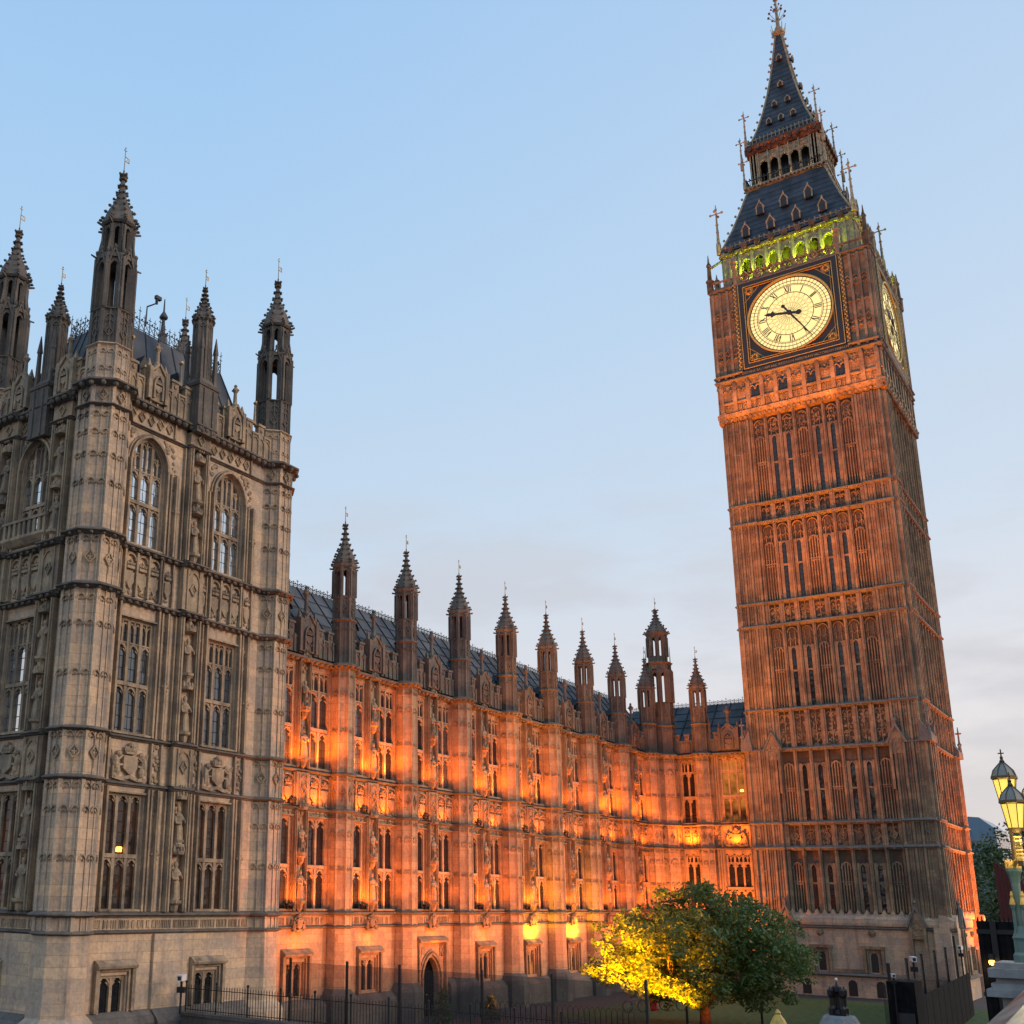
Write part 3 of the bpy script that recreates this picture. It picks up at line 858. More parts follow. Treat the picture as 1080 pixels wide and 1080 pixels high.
def pav_turret():
    t = MB()
    a = 1.02
    t.lathe([(OR(a + 0.38), 0), (OR(a + 0.38), 1.55), (OR(a + 0.3), 1.75), (OR(a + 0.04), 2.0), (OR(a), 4.9)], 8, rot=PI / 8)
    oct_shaft(t, a - 0.03, 4.9, 27.1, 0.085)
    t.cur = 1
    for z, h, p, b in ((4.88, 0.14, 0.16, 0), (5.52, 0.2, 0.26, 0), (10.62, 0.18, 0.2, 0), (12.5, 0.18, 0.22, 0), (18.22, 0.26, 0.3, 0.08), (20.5, 0.26, 0.3, 0.08), (26.15, 0.16, 0.18, 0), (27.08, 0.32, 0.36, 0.13)):
        oct_string(t, a, z, h, p, b)
    t.cur = 2
    for z in (10.5, 17.95, 16.9, 9.6, 7.8, 14.9, 25.9, 25.1, 22.9, 24.1):
        oct_heads(t, a, z)
    for z in (11.7, 19.55): 
        oct_diamonds(t, a, z, 0.27); 
    for z in (12.45, 20.4): oct_heads(t, a, z)
    oct_diamonds(t, a, 26.7, 0.25)
    t.cur = 0
    b = 0.86
    oct_shaft(t, b, 27.4, 29.2, 0.06)
    oct_heads(t, b, 28.1); oct_heads(t, b, 28.9)
    oct_string(t, b, 29.05, 0.14, 0.12)
    t.cur = 1
    oct_shaft(t, b - 0.06, 29.2, 30.85, 0.09)
    oct_heads(t, b - 0.06, 30.5, 1, 0.8); oct_diamonds(t, b - 0.06, 29.75, 0.22)
    oct_string(t, b - 0.06, 30.78, 0.12, 0.1)
    lantern_stage(t, b - 0.1, 30.9, 33.5, 0.13, 0.4)
    t.lathe([(OR(b), 33.4), (OR(b), 33.6)], 8, rot=PI / 8)
    lantern_stage(t, b - 0.28, 33.6, 35.2, 0.11, 0.0, False)
    t.lathe([(OR(b - 0.28), 35.1), (OR(b - 0.28), 35.35)], 8, rot=PI / 8)
    for k in range(8):
        an = k * PI / 4 + PI / 8
        t.tube((0.9 * math.cos(an), 0.9 * math.sin(an), 33.3), (0.72 * math.cos(an), 0.72 * math.sin(an), 34.6), 0.07, 0.04, 5)
    for k in range(8):
        an = k * PI / 4 + PI / 8
        t.tube((0.7 * math.cos(an), 0.7 * math.sin(an), 35.2), (1.02 * math.cos(an), 1.02 * math.sin(an), 35.3), 0.07, 0.05, 5)
    return t.mesh('turret', [M['stone'], M['weathered_shaded'], M['carved']])
tm = pav_turret()
capm = spirelet_mesh(0.68, 3.0)
vanem = vane_mesh(1.35)
for x, y in ((0.1, 0.3), (11.15, 0.45), (0.1, 7.95), (11.15, 7.4)):
    t = link('turret', tm, pav, (x, y, 0))
    c = link('spirelet', capm, t, (0, 0, 35.25))
    link('weather_vane', vanem, c, (0, 0, 2.95))

def parapet(mb, x0, x1, z0, zl, zh, y=0.0, pitch=0.5, skip=None, th=0.22, scallop=True):
    """panelled parapet with stepped battlements"""
    mb.box(x0, x1, y - 0.1, y - 0.1 + th, z0, zl)
    n = max(2, int(round((x1 - x0) / pitch)))
    for i in range(n + 1):
        x = x0 + (x1 - x0) * i / n
        mb.box(x - 0.04, x + 0.04, y - 0.17, y - 0.1, z0, zl)
        if i < n:
            p = (x1 - x0) / n
            hood_arch(mb, x + p / 2, p * 0.7, zl - 0.28, p * 0.4, 0.05, y - 0.15, y - 0.1, 3)
            if skip and skip[0] < x + p / 2 < skip[1]: continue
            if i % 2 == 0:
                mb.box(x, x + p, y - 0.1, y - 0.1 + th, zl, zh - 0.12)
                mb.box(x - 0.05, x + p + 0.05, y - 0.16, y + th - 0.04, zh - 0.12, zh)
                mb.blob(x + p / 2, y - 0.12, (zl + zh) / 2, 0.12, 1, 0.6, 1, 5)
            else:
                mb.box(x - 0.05, x + p + 0.05, y - 0.16, y + th - 0.04, zl, zl + 0.1)
def gable(mb, cx, z0, w, h, y=-0.05):
    """niche gable breaking the parapet"""
    hw = w / 2
    mb.prism([(cx - hw, z0), (cx + hw, z0), (cx + hw, z0 + h * 0.72), (cx + hw * 0.4, z0 + h * 0.8), (cx, z0 + h), (cx - hw * 0.4, z0 + h * 0.8), (cx - hw, z0 + h * 0.72)], y - 0.12, y + 0.2)
    hood_arch(mb, cx, w * 0.5, z0 + h * 0.42, h * 0.26, 0.09, y - 0.24, y - 0.12, 5)
    for sg in (-1, 1):
        mb.box(cx + sg * w * 0.25 - 0.05, cx + sg * w * 0.25 + 0.05, y - 0.24, y - 0.12, z0 + 0.1, z0 + h * 0.42)
        mb.box(cx + sg * hw - 0.1, cx + sg * hw + 0.1, y - 0.22, y + 0.25, z0, z0 + h * 0.86)
        mb.lathe([(0.15, z0 + h * 0.86), (0.1, z0 + h * 0.95), (0.02, z0 + h * 1.1)], 4, cx + sg * hw, y, PI / 4)
        mb.bar((cx + sg * hw * 0.9, z0 + h * 0.74), (cx, z0 + h * 1.02), 0.1, y - 0.2, y - 0.08)
        for k in range(3):
            mb.blob(cx + sg * hw * (0.75 - 0.25 * k), y - 0.12, z0 + h * (0.84 + 0.06 * k), 0.08, 1, 1, 1, 5)
    shield_crown(mb, cx, z0 + h * 0.16, w * 0.5, h * 0.46, y - 0.12)
def shaft_finial(mb, cx, y, z0, h, r=0.12):
    mb.lathe([(r * 1.7, z0), (r * 1.6, z0 + h * 0.12), (r, z0 + h * 0.22), (r * 0.8, z0 + h * 0.62), (r * 1.1, z0 + h * 0.66), (r * 1.5, z0 + h * 0.72), (r * 1.3, z0 + h * 0.82), (r * 0.6, z0 + h * 0.88), (r * 0.9, z0 + h * 0.94), (0.02, z0 + h)], 8, cx, y)
    for k in range(4):
        mb.blob(cx + r * 1.5 * math.cos(k * PI / 2 + .4), y + r * 1.5 * math.sin(k * PI / 2 + .4), z0 + h * 0.75, r * 0.55, 1, 1, 1, 5)
def gold_finials(mb, pts):
    for x, y, z in pts:
        mb.lathe([(0.1, z - 1.2), (0.07, z - 0.9), (0.05, z - 0.15)], 6, x, y)
for rz, x0, x1, cs in ((0, 0.95, 10.3, (2.5, 7.65)), (EAST, -7.1, -0.75, (-2.45, -5.6))):
    pb = MB()
    y = -0.02
    parapet(pb, x0, x1, 27.45, 28.5, 29.15, y, 0.42)
    for c in cs:
        gable(pb, c, 27.6, 1.0, 1.8, -0.16)
        shaft_finial(pb, c, -0.14, 29.3, 1.25, 0.1)
    ps = [c + s * 1.5 for c in cs for s in (-1, 1)]
    gold_finials(pb, [(p, -0.1, 30.2) for p in ps if x0 < p < x1])
    loc = (0, 0, 0) if rz == 0 else (-0.2, 0, 0)
    o = part('parapet', pb, pav, [M['carved']], loc, rz)
    gb = MB()
    for p in ps:
        if x0 < p < x1: 
            gb.blob(p, -0.1, 30.15, 0.1, 1, 1, 1, 6); gb.box(p, p + 0.13, -0.11, -0.09, 30.2, 30.3)
    part('gilded_finials', gb, o, M['gold'])['kind'] = 'stuff'
# the two slimmer pinnacles over the middle piers
def slim_pinnacle():
    t = MB()
    t.X = Matrix()
    def sq(a, z0, z1): t.box(-a, a, -a, a, z0, z1)
    sq(0.62, 27.45, 29.85)
    for sg in (-1, 1):
        for q in (-0.3, 0.3):
            t.box(q - 0.04, q + 0.04, -0.68, -0.62, 27.5, 29.7); t.box(-0.68, -0.62, q - 0.04, q + 0.04, 27.5, 29.7)
    t.lathe([(0.95, 29.8), (1.0, 29.95), (0.75, 30.1), (0.62, 30.3)], 4, rot=PI / 4)
    oct_shaft(t, 0.42, 29.8, 33.4, 0.05, True)
    oct_heads(t, 0.42, 33.2, 1, 0.6)
    for k in range(4):
        an = PI / 4 + k * PI / 2
        x, y = 0.66 * math.cos(an), 0.66 * math.sin(an)
        t.lathe([(0.13, 29.9), (0.1, 31.7), (0.14, 31.75), (0.02, 32.6)], 4, x, y, PI / 4)
        for i in range(5): t.blob(x, y, 31.75 + i * 0.15, 0.1 - 0.012 * i, 1.1, 1.1, 0.6, 5)
    oct_string(t, 0.42, 33.35, 0.14, 0.12, 0.05)
    return t.mesh('pinnacle', M['weathered_shaded'])
spm = slim_pinnacle()
sc_ = spirelet_mesh(0.4, 1.9)
sv = vane_mesh(0.95)
for x, y in ((5.35, -0.02), (0.0, 4.0)):
    t = link('pinnacle', spm, pav, (x, y, -0.5 if x > 1 else -1.6))
    c = link('spirelet', sc_, t, (0, 0, 33.45))
    link('weather_vane', sv, c, (0, 0, 1.85))
# roof with iron cresting
def cresting(mb, p0, p1, z, h, step=0.32):
    d = Vector((p1[0] - p0[0], p1[1] - p0[1], 0)); ln = d.length; d.normalize()
    n = max(2, int(ln / step))
    def P(t, zz): return (p0[0] + d.x * t, p0[1] + d.y * t, zz)
    for zz in (0.06, 0.55): mb.tube(P(0, z + zz * h), P(ln, z + zz * h), 0.022, 0.022, 4)
    for i in range(n + 1):
        t = ln * i / n
        tall = h * (1.25 if i % 4 == 0 else 0.95)
        mb.tube(P(t, z), P(t, z + tall), 0.028, 0.012, 4)
        mb.tube(P(t - 0.09, z + tall * 0.82), P(t + 0.09, z + tall * 0.82), 0.02, 0.02, 4)
        if i < n:
            mb.tube(P(t, z + 0.1 * h), P(t + ln / n, z + 0.5 * h), 0.016, 0.016, 4)
            mb.tube(P(t, z + 0.5 * h), P(t + ln / n, z + 0.1 * h), 0.016, 0.016, 4)
            mb.blob(*P(t + ln / n / 2, z + 0.62 * h), 0.05, 1, 1, 1, 4)
rb = MB()
b0, b1 = (1.0, 10.4, 1.1, 7.2), (2.3, 9.3, 2.6, 6.0)
vs = [(b0[0], b0[2], 28.0), (b0[1], b0[2], 28.0), (b0[1], b0[3], 28.0), (b0[0], b0[3], 28.0), (b1[0], b1[2], 32.6), (b1[1], b1[2], 32.6), (b1[1], b1[3], 32.6), (b1[0], b1[3], 32.6)]
rb.add(vs, [(0, 1, 5, 4), (1, 2, 6, 5), (2, 3, 7, 6), (3, 0, 4, 7), (4, 5, 6, 7)])
rb.cur = 1
for i in range(9):
    f = i / 8
    rb.tube((b0[0] + f * (b0[1] - b0[0]), b0[2], 28.0), (b1[0] + f * (b1[1] - b1[0]), b1[2], 32.6), 0.045, 0.045, 4)
    rb.tube((b0[0], b0[2] + f * (b0[3] - b0[2]), 28.0), (b1[0], b1[2] + f * (b1[3] - b1[2]), 32.6), 0.045, 0.045, 4)
roof = part('roof', rb, pav, [M['slate'], M['slate_seam']])
cr_ = MB()
for p, q in (((b1[0], b1[2]), (b1[1], b1[2])), ((b1[1], b1[2]), (b1[1], b1[3])), ((b1[1], b1[3]), (b1[0], b1[3])), ((b1[0], b1[3]), (b1[0], b1[2]))):
    cresting(cr_, p, q, 32.6, 1.0)
part('cresting', cr_, roof, M['black_iron'])
# low link roof at the west side behind the right turret
lr = MB(); lr.box(9.6, 12.2, 2.2, 2.3, 27.5, 28.6); cresting(lr, (9.4, 2.2), (11.6, 2.2), 28.6, 1.2)
part('cresting', lr, roof, M['black_iron'])
vt = MB()
for x in (6.6, 9.0):
    vt.lathe([(0.6, 32.4), (0.5, 32.9), (0.2, 34.0), (0.28, 34.1), (0.12, 34.3), (0.08, 35.0), (0.22, 35.1), (0.22, 35.2), (0.05, 35.5), (0.03, 36.2)], 8, x, 4.2)
part('ventilator', vt, roof, M['slate'])
for x in (2.9, 5.0, 7.0):
    dm = MB()
    dm.prism([(x - 0.3, 29.2), (x + 0.3, 29.2), (x + 0.3, 29.9), (x, 30.5), (x - 0.3, 29.9)], 1.15, 2.2)
    part('dormer', dm, roof, M['slate_seam'])

# ================================================================== long range of the palace and its return to the clock tower
rng = thing('palace_range', 'long orange lit gothic range with a row of turrets between pavilion and clock tower', 'palace wing', (40.2, 35.63, 0))
BW = 6.1
RSTR = ((4.88, 0.14, 0.14, 0), (5.52, 0.2, 0.24, 0), (10.62, 0.18, 0.2, 0), (12.5, 0.18, 0.22, 0), (18.22, 0.3, 0.4, 0.12))
def band_panels(mb, c, w):
    """two crowned shields under cusped heads, on the middle band"""
    for sg in (-1, 1):
        cx = c + sg * w / 4
        shield_crown(mb, cx, 10.9, w / 2 - 0.1, 1.5, -0.02)
        hood_arch(mb, cx, w / 2 - 0.12, 12.1, 0.26, 0.06, -0.13, 0, 3)
    for x in (c - w / 2, c, c + w / 2):
        mb.box(x - 0.05, x + 0.05, -0.15, 0, 10.84, 12.48)
def bay_mesh(door=False):
    mb = MB()
    pier = 3.05
    wins = [(1.58, 1.78), (4.52, 1.78)]
    holes = []
    for c, w in wins:
        holes += [(c - w / 2, c + w / 2, 5.75, 10.3, 0), (c - w / 2, c + w / 2, 12.75, 18.0, 0)]
    if door: holes.append((2.2, 3.9, 0.0, 3.2, 1.15))
    else: holes.append((pier - 0.7, pier + 0.7, 1.65, 3.35, 0))
    wall_grid(mb, 0, BW, 0, 18.6, holes)
    mb.cur = 1
    if door:
        for a, b in ((0, 1.55), (4.55, BW)):
            mb.profile([(0, 0), (-0.45, 0), (-0.45, 1.55), (-0.38, 1.72), (-0.1, 1.98), (0, 2.02)], a, b)
    else:
        mb.profile([(0, 0), (-0.45, 0), (-0.45, 1.2), (-0.38, 1.35), (-0.1, 1.58), (0, 1.6)], 0, BW)
    mb.cur = 2
    for z, h, p, b in RSTR: string(mb, 0, BW, z, h, p, 0, b, 0.4)
    mb.cur = 3
    for c, w in wins:
        hw = w / 2
        for z0, z1 in ((5.75, 10.55), (12.72, 18.2)):
            for dx, t, d in ((hw + 0.05, 0.06, 0.07),):
                for sg in (-1, 1):
                    mb.box(c + sg * dx - t / 2, c + sg * dx + t / 2, -d, 0, z0, z1)
            mb.box(c - hw - 0.15, c + hw + 0.15, -0.16, 0, z0, z0 + 0.08)
        mb.box(c - hw - 0.12, c + hw + 0.12, -0.12, 0, 10.31, 10.38)
        foliage(mb, c - hw, c + hw, 10.42, 10.56, 0, 12, 0.06)
        foliage(mb, c - hw, c + hw, 18.04, 18.2, 0, 14, 0.06)
        band_panels(mb, c, w)
    # statue pier
    for z0, z1 in ((5.75, 10.6), (12.75, 18.2)):
        for sg in (-1, 1):
            mb.box(pier + sg * 0.42 - 0.08, pier + sg * 0.42 + 0.08, -0.22, 0, z0, z1)
            mb.box(pier + sg * 0.42 - 0.03, pier + sg * 0.42 + 0.03, -0.28, -0.2, z0, z1)
        h2 = (z1 - z0) / 2
        for z in (z0 + 0.5, z0 + h2 + 0.3): niche(mb, pier, z, -0.06, 0.55, h2)
        foliage(mb, pier - 0.3, pier + 0.3, z1 - 0.5, z1 - 0.05, -0.05, 14, 0.07)
        foliage(mb, pier - 0.3, pier + 0.3, z0 + 1.9, z1 - 2.2, -0.03, 10, 0.06)
    mb.box(pier - 0.5, pier + 0.5, -0.22, 0, 10.84, 12.5)
    trefoil_panel(mb, pier - 0.3, pier + 0.3, 10.9, 12.4, -0.22)
    diamond(mb, pier, 11.65, 0.26, -0.22, 0.08)
    # bracket shield over the inscription band
    coat_of_arms(mb, pier, 4.75, 1.15, 0.95, -0.12)
    x = 0.9
    while x < BW - 0.9:
        if abs(x - pier) > 0.6: mb.box(x, x + 0.05, -0.03, 0, 5.1, 5.42)
        x += random.choice((0.09, 0.11, 0.13, 0.22))
    if door:
        mb.profile([(0, 4.0), (-0.3, 4.0), (-0.34, 4.1), (-0.1, 4.3), (0, 4.32)], 1.55, 4.55)
        for sg in (-1, 1):
            mb.box(pier + sg * 1.42 - 0.08, pier + sg * 1.42 + 0.08, -0.22, 0, 0, 4.0)
            mb.box(pier + sg * 1.0 - 0.07, pier + sg * 1.0 + 0.07, -0.14, 0, 0, 2.0)
            foliage(mb, pier + sg * 1.1 - 0.2, pier + sg * 1.1 + 0.2, 3.2, 3.9, -0.02, 22, 0.07)
        hood_arch(mb, pier, 2.05, 2.05, 1.35, 0.14, -0.14, 0, 7)
        hood_arch(mb, pier, 2.4, 2.05, 1.55, 0.08, -0.08, 0, 7)
    else:
        mb.profile([(0, 3.62), (-0.3, 3.62), (-0.34, 3.72), (-0.1, 3.92), (0, 3.94)], pier - 1.08, pier + 1.08)
        for sg in (-1, 1):
            mb.box(pier + sg * 1.0 - 0.08, pier + sg * 1.0 + 0.08, -0.2, 0, 1.6, 3.62)
            mb.box(pier + sg * 0.8 - 0.05, pier + sg * 0.8 + 0.05, -0.1, 0, 1.65, 3.5)
        mb.box(pier - 0.86, pier + 0.86, -0.1, 0, 3.5, 3.62)
    return mb.mesh('wall', [M['range_stone'], M['plinth'], M['weathered_shaded'], M['range_carved']])
def range_parapet():
    mb = MB()
    parapet(mb, 0, BW, 18.62, 19.55, 20.2, -0.1, 0.42, (2.2, 3.9))
    gable(mb, 3.05, 18.7, 1.3, 2.05, -0.2)
    shaft_finial(mb, 3.05, -0.12, 20.6, 1.75, 0.12)
    return mb.mesh('parapet', M['weathered_shaded'])
def range_turret(a=0.6, big=False):
    t = MB()
    t.cur = 3
    t.lathe([(OR(a + 0.32), 0), (OR(a + 0.32), 1.55), (OR(a + 0.25), 1.75), (OR(a + 0.04), 2.0)], 8, rot=PI / 8)
    t.cur = 0
    t.lathe([(OR(a + 0.04), 2.0), (OR(a), 4.9)], 8, rot=PI / 8)
    oct_shaft(t, a, 4.9, 18.4, 0.055, False)
    t.cur = 2
    for z in (10.5, 17.95, 16.9, 9.6, 7.9, 15.0): oct_heads(t, a, z, 1 if z in (16.9, 9.6) else 2, 0.5)
    oct_diamonds(t, a, 11.65, 0.2); oct_heads(t, a, 12.45)
    t.cur = 1
    for z, h, p, b in RSTR: oct_string(t, a, z, h, p * 0.85, b * 0.8)
    b = a - 0.03
    k = 1.0
    oct_shaft(t, b, 18.5, 20.9, 0.05)
    oct_heads(t, b, 20.6)
    oct_string(t, b, 20.85, 0.16, 0.12)
    if not big:
        c = b - 0.03
        oct_shaft(t, c, 20.95, 22.3, 0.07, False); oct_diamonds(t, c, 21.55, 0.15); oct_heads(t, c, 22.2, 1, 0.5)
        oct_string(t, c, 22.22, 0.1, 0.06)
        lantern_stage(t, c, 22.3, 24.0, 0.1, 0, False)
        t.lathe([(OR(c - 0.3), 22.3), (OR(c - 0.3), 22.35)], 8)
        t.lathe([(OR(c), 23.92), (OR(c + 0.1), 24.05), (OR(c + 0.1), 24.2)], 8, rot=PI / 8)
        for q in range(8):
            an = q * PI / 4 + PI / 8
            t.tube((OR(c) * math.cos(an), OR(c) * math.sin(an), 24.0), ((OR(c) + 0.28) * math.cos(an), (OR(c) + 0.28) * math.sin(an), 24.06), 0.06, 0.05, 5)
    else:
        oct_shaft(t, b - 0.06, 20.95, 23.0, 0.07, False); oct_diamonds(t, b - 0.06, 21.8, 0.26); oct_heads(t, b - 0.06, 22.7, 1)
        lantern_stage(t, b - 0.08, 23.0, 25.9, 0.17, 0, False)
        oct_shaft(t, b - 0.06, 25.8, 26.5, 0.06); oct_string(t, b - 0.06, 26.35, 0.2, 0.2, 0.06)
        for q in range(8):
            an = q * PI / 4 + PI / 8
            x, y = 1.02 * math.cos(an), 1.02 * math.sin(an)
            t.tube((x, y, 26.3), (x, y, 28.0), 0.05, 0.015, 5)
        oct_shaft(t, b - 0.28, 26.5, 27.1, 0.05)
        lantern_stage(t, b - 0.28, 27.1, 28.9, 0.13, 0, False)
        t.lathe([(OR(b - 0.28), 28.8), (OR(b - 0.15), 28.95), (OR(b - 0.15), 29.1)], 8, rot=PI / 8)
    return t.mesh('turret', [M['range_stone'], M['weathered_shaded'], M['range_carved'], M['plinth']])
bm0, bm1 = bay_mesh(False), bay_mesh(True)
rpm = range_parapet()
rtm = range_turret()
rcap = spirelet_mesh(0.56, 2.55)
rvane = vane_mesh(1.0)
NB = 8
RG = random.Random(5)
door_bay = 2
for i in range(NB):
    x = i * BW
    link('wall', bm1 if i == door_bay else bm0, rng, (x, 0, 0))
    link('parapet', rpm, rng, (x, 0, 0))
    for c in (1.58, 4.52):
        window(rng, (x + c, 0.07, 5.75), 1.78, 4.55, 2, 2.15, 0.0, 0, RG.choice(('glass', 'glass', 'glass', 'lit_glass', 'blind_glass')), 'range_stone')
        window(rng, (x + c, 0.07, 12.75), 1.78, 5.25, 2, 2.1, 1.15, 0, RG.choice(('glass', 'glass', 'half_glass', 'half_glass', 'blind_glass')), 'range_stone')
    if i != door_bay:
        window(rng, (x + 3.05, 0.14, 1.65), 1.4, 1.7, 2, 0, 0.0, 0, 'amber_glass' if i in (4, 5) else 'glass', 'range_stone')
    for z0, z1 in ((5.75, 10.6), (12.75, 18.2)):
        h2 = (z1 - z0) / 2
        for z in (z0 + 0.5, z0 + h2 + 0.3):
            o = link('statue', STATUE, rng, (x + 3.05, -0.2, z)); o.scale = (0.85, 0.85, 0.85)
    if i:
        t = link('turret', rtm, rng, (x, -0.3, 0))
        c = link('spirelet', rcap, t, (0, 0, 24.15))
        link('weather_vane', rvane, c, (0, 0, 2.5))
t = link('turret', rtm, rng, (NB * BW, -0.3, 0))
c = link('spirelet', rcap, t, (0, 0, 24.15)); link('weather_vane', rvane, c, (0, 0, 2.5))
# door leaf with boards, straps and a ring handle
db = MB()
db.prism([(2.2, 0), (3.9, 0)] + arch_pts(3.05, 1.7, 2.05, 1.15, 7)[::-1], 0.36, 0.42)
for i in range(7): db.box(2.28 + i * 0.24, 2.3 + i * 0.24, 0.345, 0.36, 0.02, 2.3)
for z in (0.5, 1.7): db.box(2.22, 3.88, 0.33, 0.36, z, z + 0.08)
dr = part('door', db, rng, M['timber'], (door_bay * BW, 0, 0))
hb = MB(); hb.lathe([(0.06, 0), (0.07, 0.03), (0.07, 0.06), (0.05, 0.09)], 8, 3.1, 0.32)
part('handle', hb, dr, M['gold'], (0, 0, 1.1))
# core of the range
LR = 51.3
kb = MB()
kb.box(-1.0, LR + 10, 0.51, 9.0, 0, 18.5)
part('wall', kb, rng, M['range_stone'])
def pitched(x0, x1, y0, z0, y1, z1, ribs, name, inv=False):
    mb = MB()
    t = 0.12
    mb.profile([(y0, z0), (y1, z1), (y1 + (y1 - y0), z0)], x0, x1)
    mb.cur = 1
    n = int((x1 - x0) / ribs)
    for i in range(n + 1):
        x = x0 + (x1 - x0) * i / n
        mb.tube((x, y0, z0 + 0.03), (x, y1, z1 + 0.03), 0.055, 0.055, 4)
    for k in range(1, 6):
        f = k / 6
        mb.tube((x0, y0 + f * (y1 - y0), z0 + f * (z1 - z0) + 0.02), (x1, y0 + f * (y1 - y0), z0 + f * (z1 - z0) + 0.02), 0.032, 0.032, 4)
    o = part('roof', mb, rng, [M['slate'], M['slate_seam']])
    return o
r1 = pitched(-1.0, LR + 3, 0.7, 19.0, 4.4, 24.0, 1.22, 'roof')
rc = MB(); cresting(rc, (-1, 4.4), (LR + 3, 4.4), 24.0, 0.42, 0.36)
part('cresting', rc, r1, M['black_iron'])
dmb = MB()
for i in range(NB):
    x = i * BW + 3.6
    d1 = MB()
    d1.prism([(x - 0.22, 21.0), (x + 0.22, 21.0), (x + 0.22, 21.55), (x, 21.95), (x - 0.22, 21.55)], 1.6, 2.8)
    d1.prism([(x - 0.3, 21.5), (x, 22.02), (x + 0.3, 21.5), (x, 21.9)], 1.5, 2.8)
    part('dormer', d1, r1, M['slate_seam'])

# the return that faces east, next to the clock tower (local x = 35.63 - Y)
ret = MB()
RL = 9.2
rw = [(2.6, 1.3), (6.3, 2.0)]
holes = []
for c, w in rw:
    holes += [(c - w / 2, c + w / 2, 7.6, 10.3, 0), (c - w / 2, c + w / 2, 12.75, 18.0, 0), (c - w / 2, c + w / 2, 5.75, 7.5, 0)]
wall_grid(ret, 0, RL, 0, 18.6, holes)
ret.cur = 1
ret.profile([(0, 0), (-0.45, 0), (-0.45, 1.2), (-0.38, 1.35), (-0.1, 1.58), (0, 1.6)], 0, RL)
ret.cur = 2
for z, h, p, b in RSTR: string(ret, 0, RL, z, h, p, 0, b, 0.4)
ret.cur = 3
for c, w in rw:
    hw = w / 2
    for z0, z1 in ((5.75, 10.55), (12.72, 18.2)):
        for dx, tt, d in ((hw + 0.09, 0.09, 0.11), (hw + 0.3, 0.06, 0.07), (hw + 0.5, 0.08, 0.12)):
            for sg in (-1, 1): ret.box(c + sg * dx - tt / 2, c + sg * dx + tt / 2, -d, 0, z0, z1)
        ret.box(c - hw - 0.15, c + hw + 0.15, -0.16, 0, z0, z0 + 0.08)
    foliage(ret, c - hw - 0.3, c + hw + 0.3, 17.95, 18.2, 0, 26, 0.07)
band_panels(ret, 2.6, 1.3)
coat_of_arms(ret, 6.3, 10.86, 2.1, 1.62, -0.02)
for xx in (5.15, 7.4): ret.box(xx - 0.06, xx + 0.06, -0.16, 0, 10.84, 12.5)
foliage(ret, 4.75, 5.05, 10.9, 12.4, 0, 26, 0.08)
foliage(ret, 7.5, 7.9, 10.9, 12.4, 0, 26, 0.08)
# flat buttress between the two windows
for z0, z1 in ((2.0, 18.3),):
    ret.cur = 0
    ret.box(3.4, 4.5, -0.5, 0, 0, z1)
    ret.box(3.3, 4.6, -0.9, -0.0, 0, 1.8)
    ret.cur = 3
    for x in (3.44, 3.95, 4.46): ret.box(x - 0.04, x + 0.04, -0.56, -0.5, 5.75, z1)
    for x in (3.7, 4.2): diamond(ret, x, 11.65, 0.24, -0.5, 0.07)
    for z in (10.4, 17.9, 15.2, 8.1):
        for x in (3.7, 4.2): hood_arch(ret, x, 0.4, z - 0.25, 0.22, 0.05, -0.56, -0.5, 3)
    ret.cur = 2
    for z, h, p, b in RSTR: string(ret, 3.35, 4.55, z + 0.012, h, p, -0.5, b, 0.4)
retp = part('wall', ret, rng, [M['range_stone'], M['plinth'], M['weathered_shaded'], M['range_carved']], (LR, 0, 0), EAST)
for c, w, n in ((2.6, 1.3, 2), (6.3, 2.0, 3)):
    window(rng, (LR + 0.12, -c, 5.75), w, 1.72, n, 0, 0.0, 0, 'glass', 'range_stone', EAST)
    window(rng, (LR + 0.12, -c, 7.6), w, 2.7, n, 0, 0.7, 0, 'glass', 'range_stone', EAST)
    window(rng, (LR + 0.12, -c, 12.75), w, 5.25, n, 2.2, 1.0, 0, 'glass' if n == 2 else 'amber_glass', 'range_stone', EAST, lamp=(0.62, 2.5) if n == 3 else None)
pb = MB()
parapet(pb, 0.9, RL, 18.62, 19.55, 20.2, -0.1, 0.42, (5.4, 7.2))
gable(pb, 6.3, 18.7, 1.5, 2.1, -0.2)
shaft_finial(pb, 6.3, -0.12, 20.6, 1.75, 0.16)
for x in (4.7, 7.9): pb.lathe([(0.13, 19.6), (0.1, 20.9), (0.15, 20.95), (0.02, 21.5)], 6, x, -0.1)
part('parapet', pb, rng, M['weathered_shaded'], (LR, 0, 0), EAST)
bt = link('turret', range_turret(1.02, True), rng, (LR - 0.35, -0.7, 0))
c = link('spirelet', spirelet_mesh(0.86, 2.4), bt, (0, 0, 29.05)); link('weather_vane', rvane, c, (0, 0, 2.4))
t = link('turret', rtm, rng, (LR - 0.25, -3.95, 0), EAST)
c = link('spirelet', rcap, t, (0, 0, 24.15)); link('weather_vane', rvane, c, (0, 0, 2.5))
mb = MB()
mb.box(0.51, 8.5, -8.9, 1.0, 0, 18.5)
part('wall', mb, rng, M['range_stone'], (LR, 0, 0))
mb = MB()
mb.profile([(0.7, 19.0), (4.9, 23.4), (9.1, 19.0)], -4, 9.0)
mb.cur = 1
for i in range(9):
    x = -1.0 + i * 1.22
    mb.tube((x, 0.7, 19.03), (x, 4.9, 23.43), 0.055, 0.055, 4)
for k in range(1, 6):
    f = k / 6
    mb.tube((-4, 0.7 + f * 4.2, 19.02 + f * 4.4), (9, 0.7 + f * 4.2, 19.02 + f * 4.4), 0.032, 0.032, 4)
r2 = part('roof', mb, rng, [M['slate'], M['slate_seam']], (LR, 0, 0), EAST)
rc = MB(); cresting(rc, (-4, 4.9), (9, 4.9), 23.4, 0.42, 0.36)
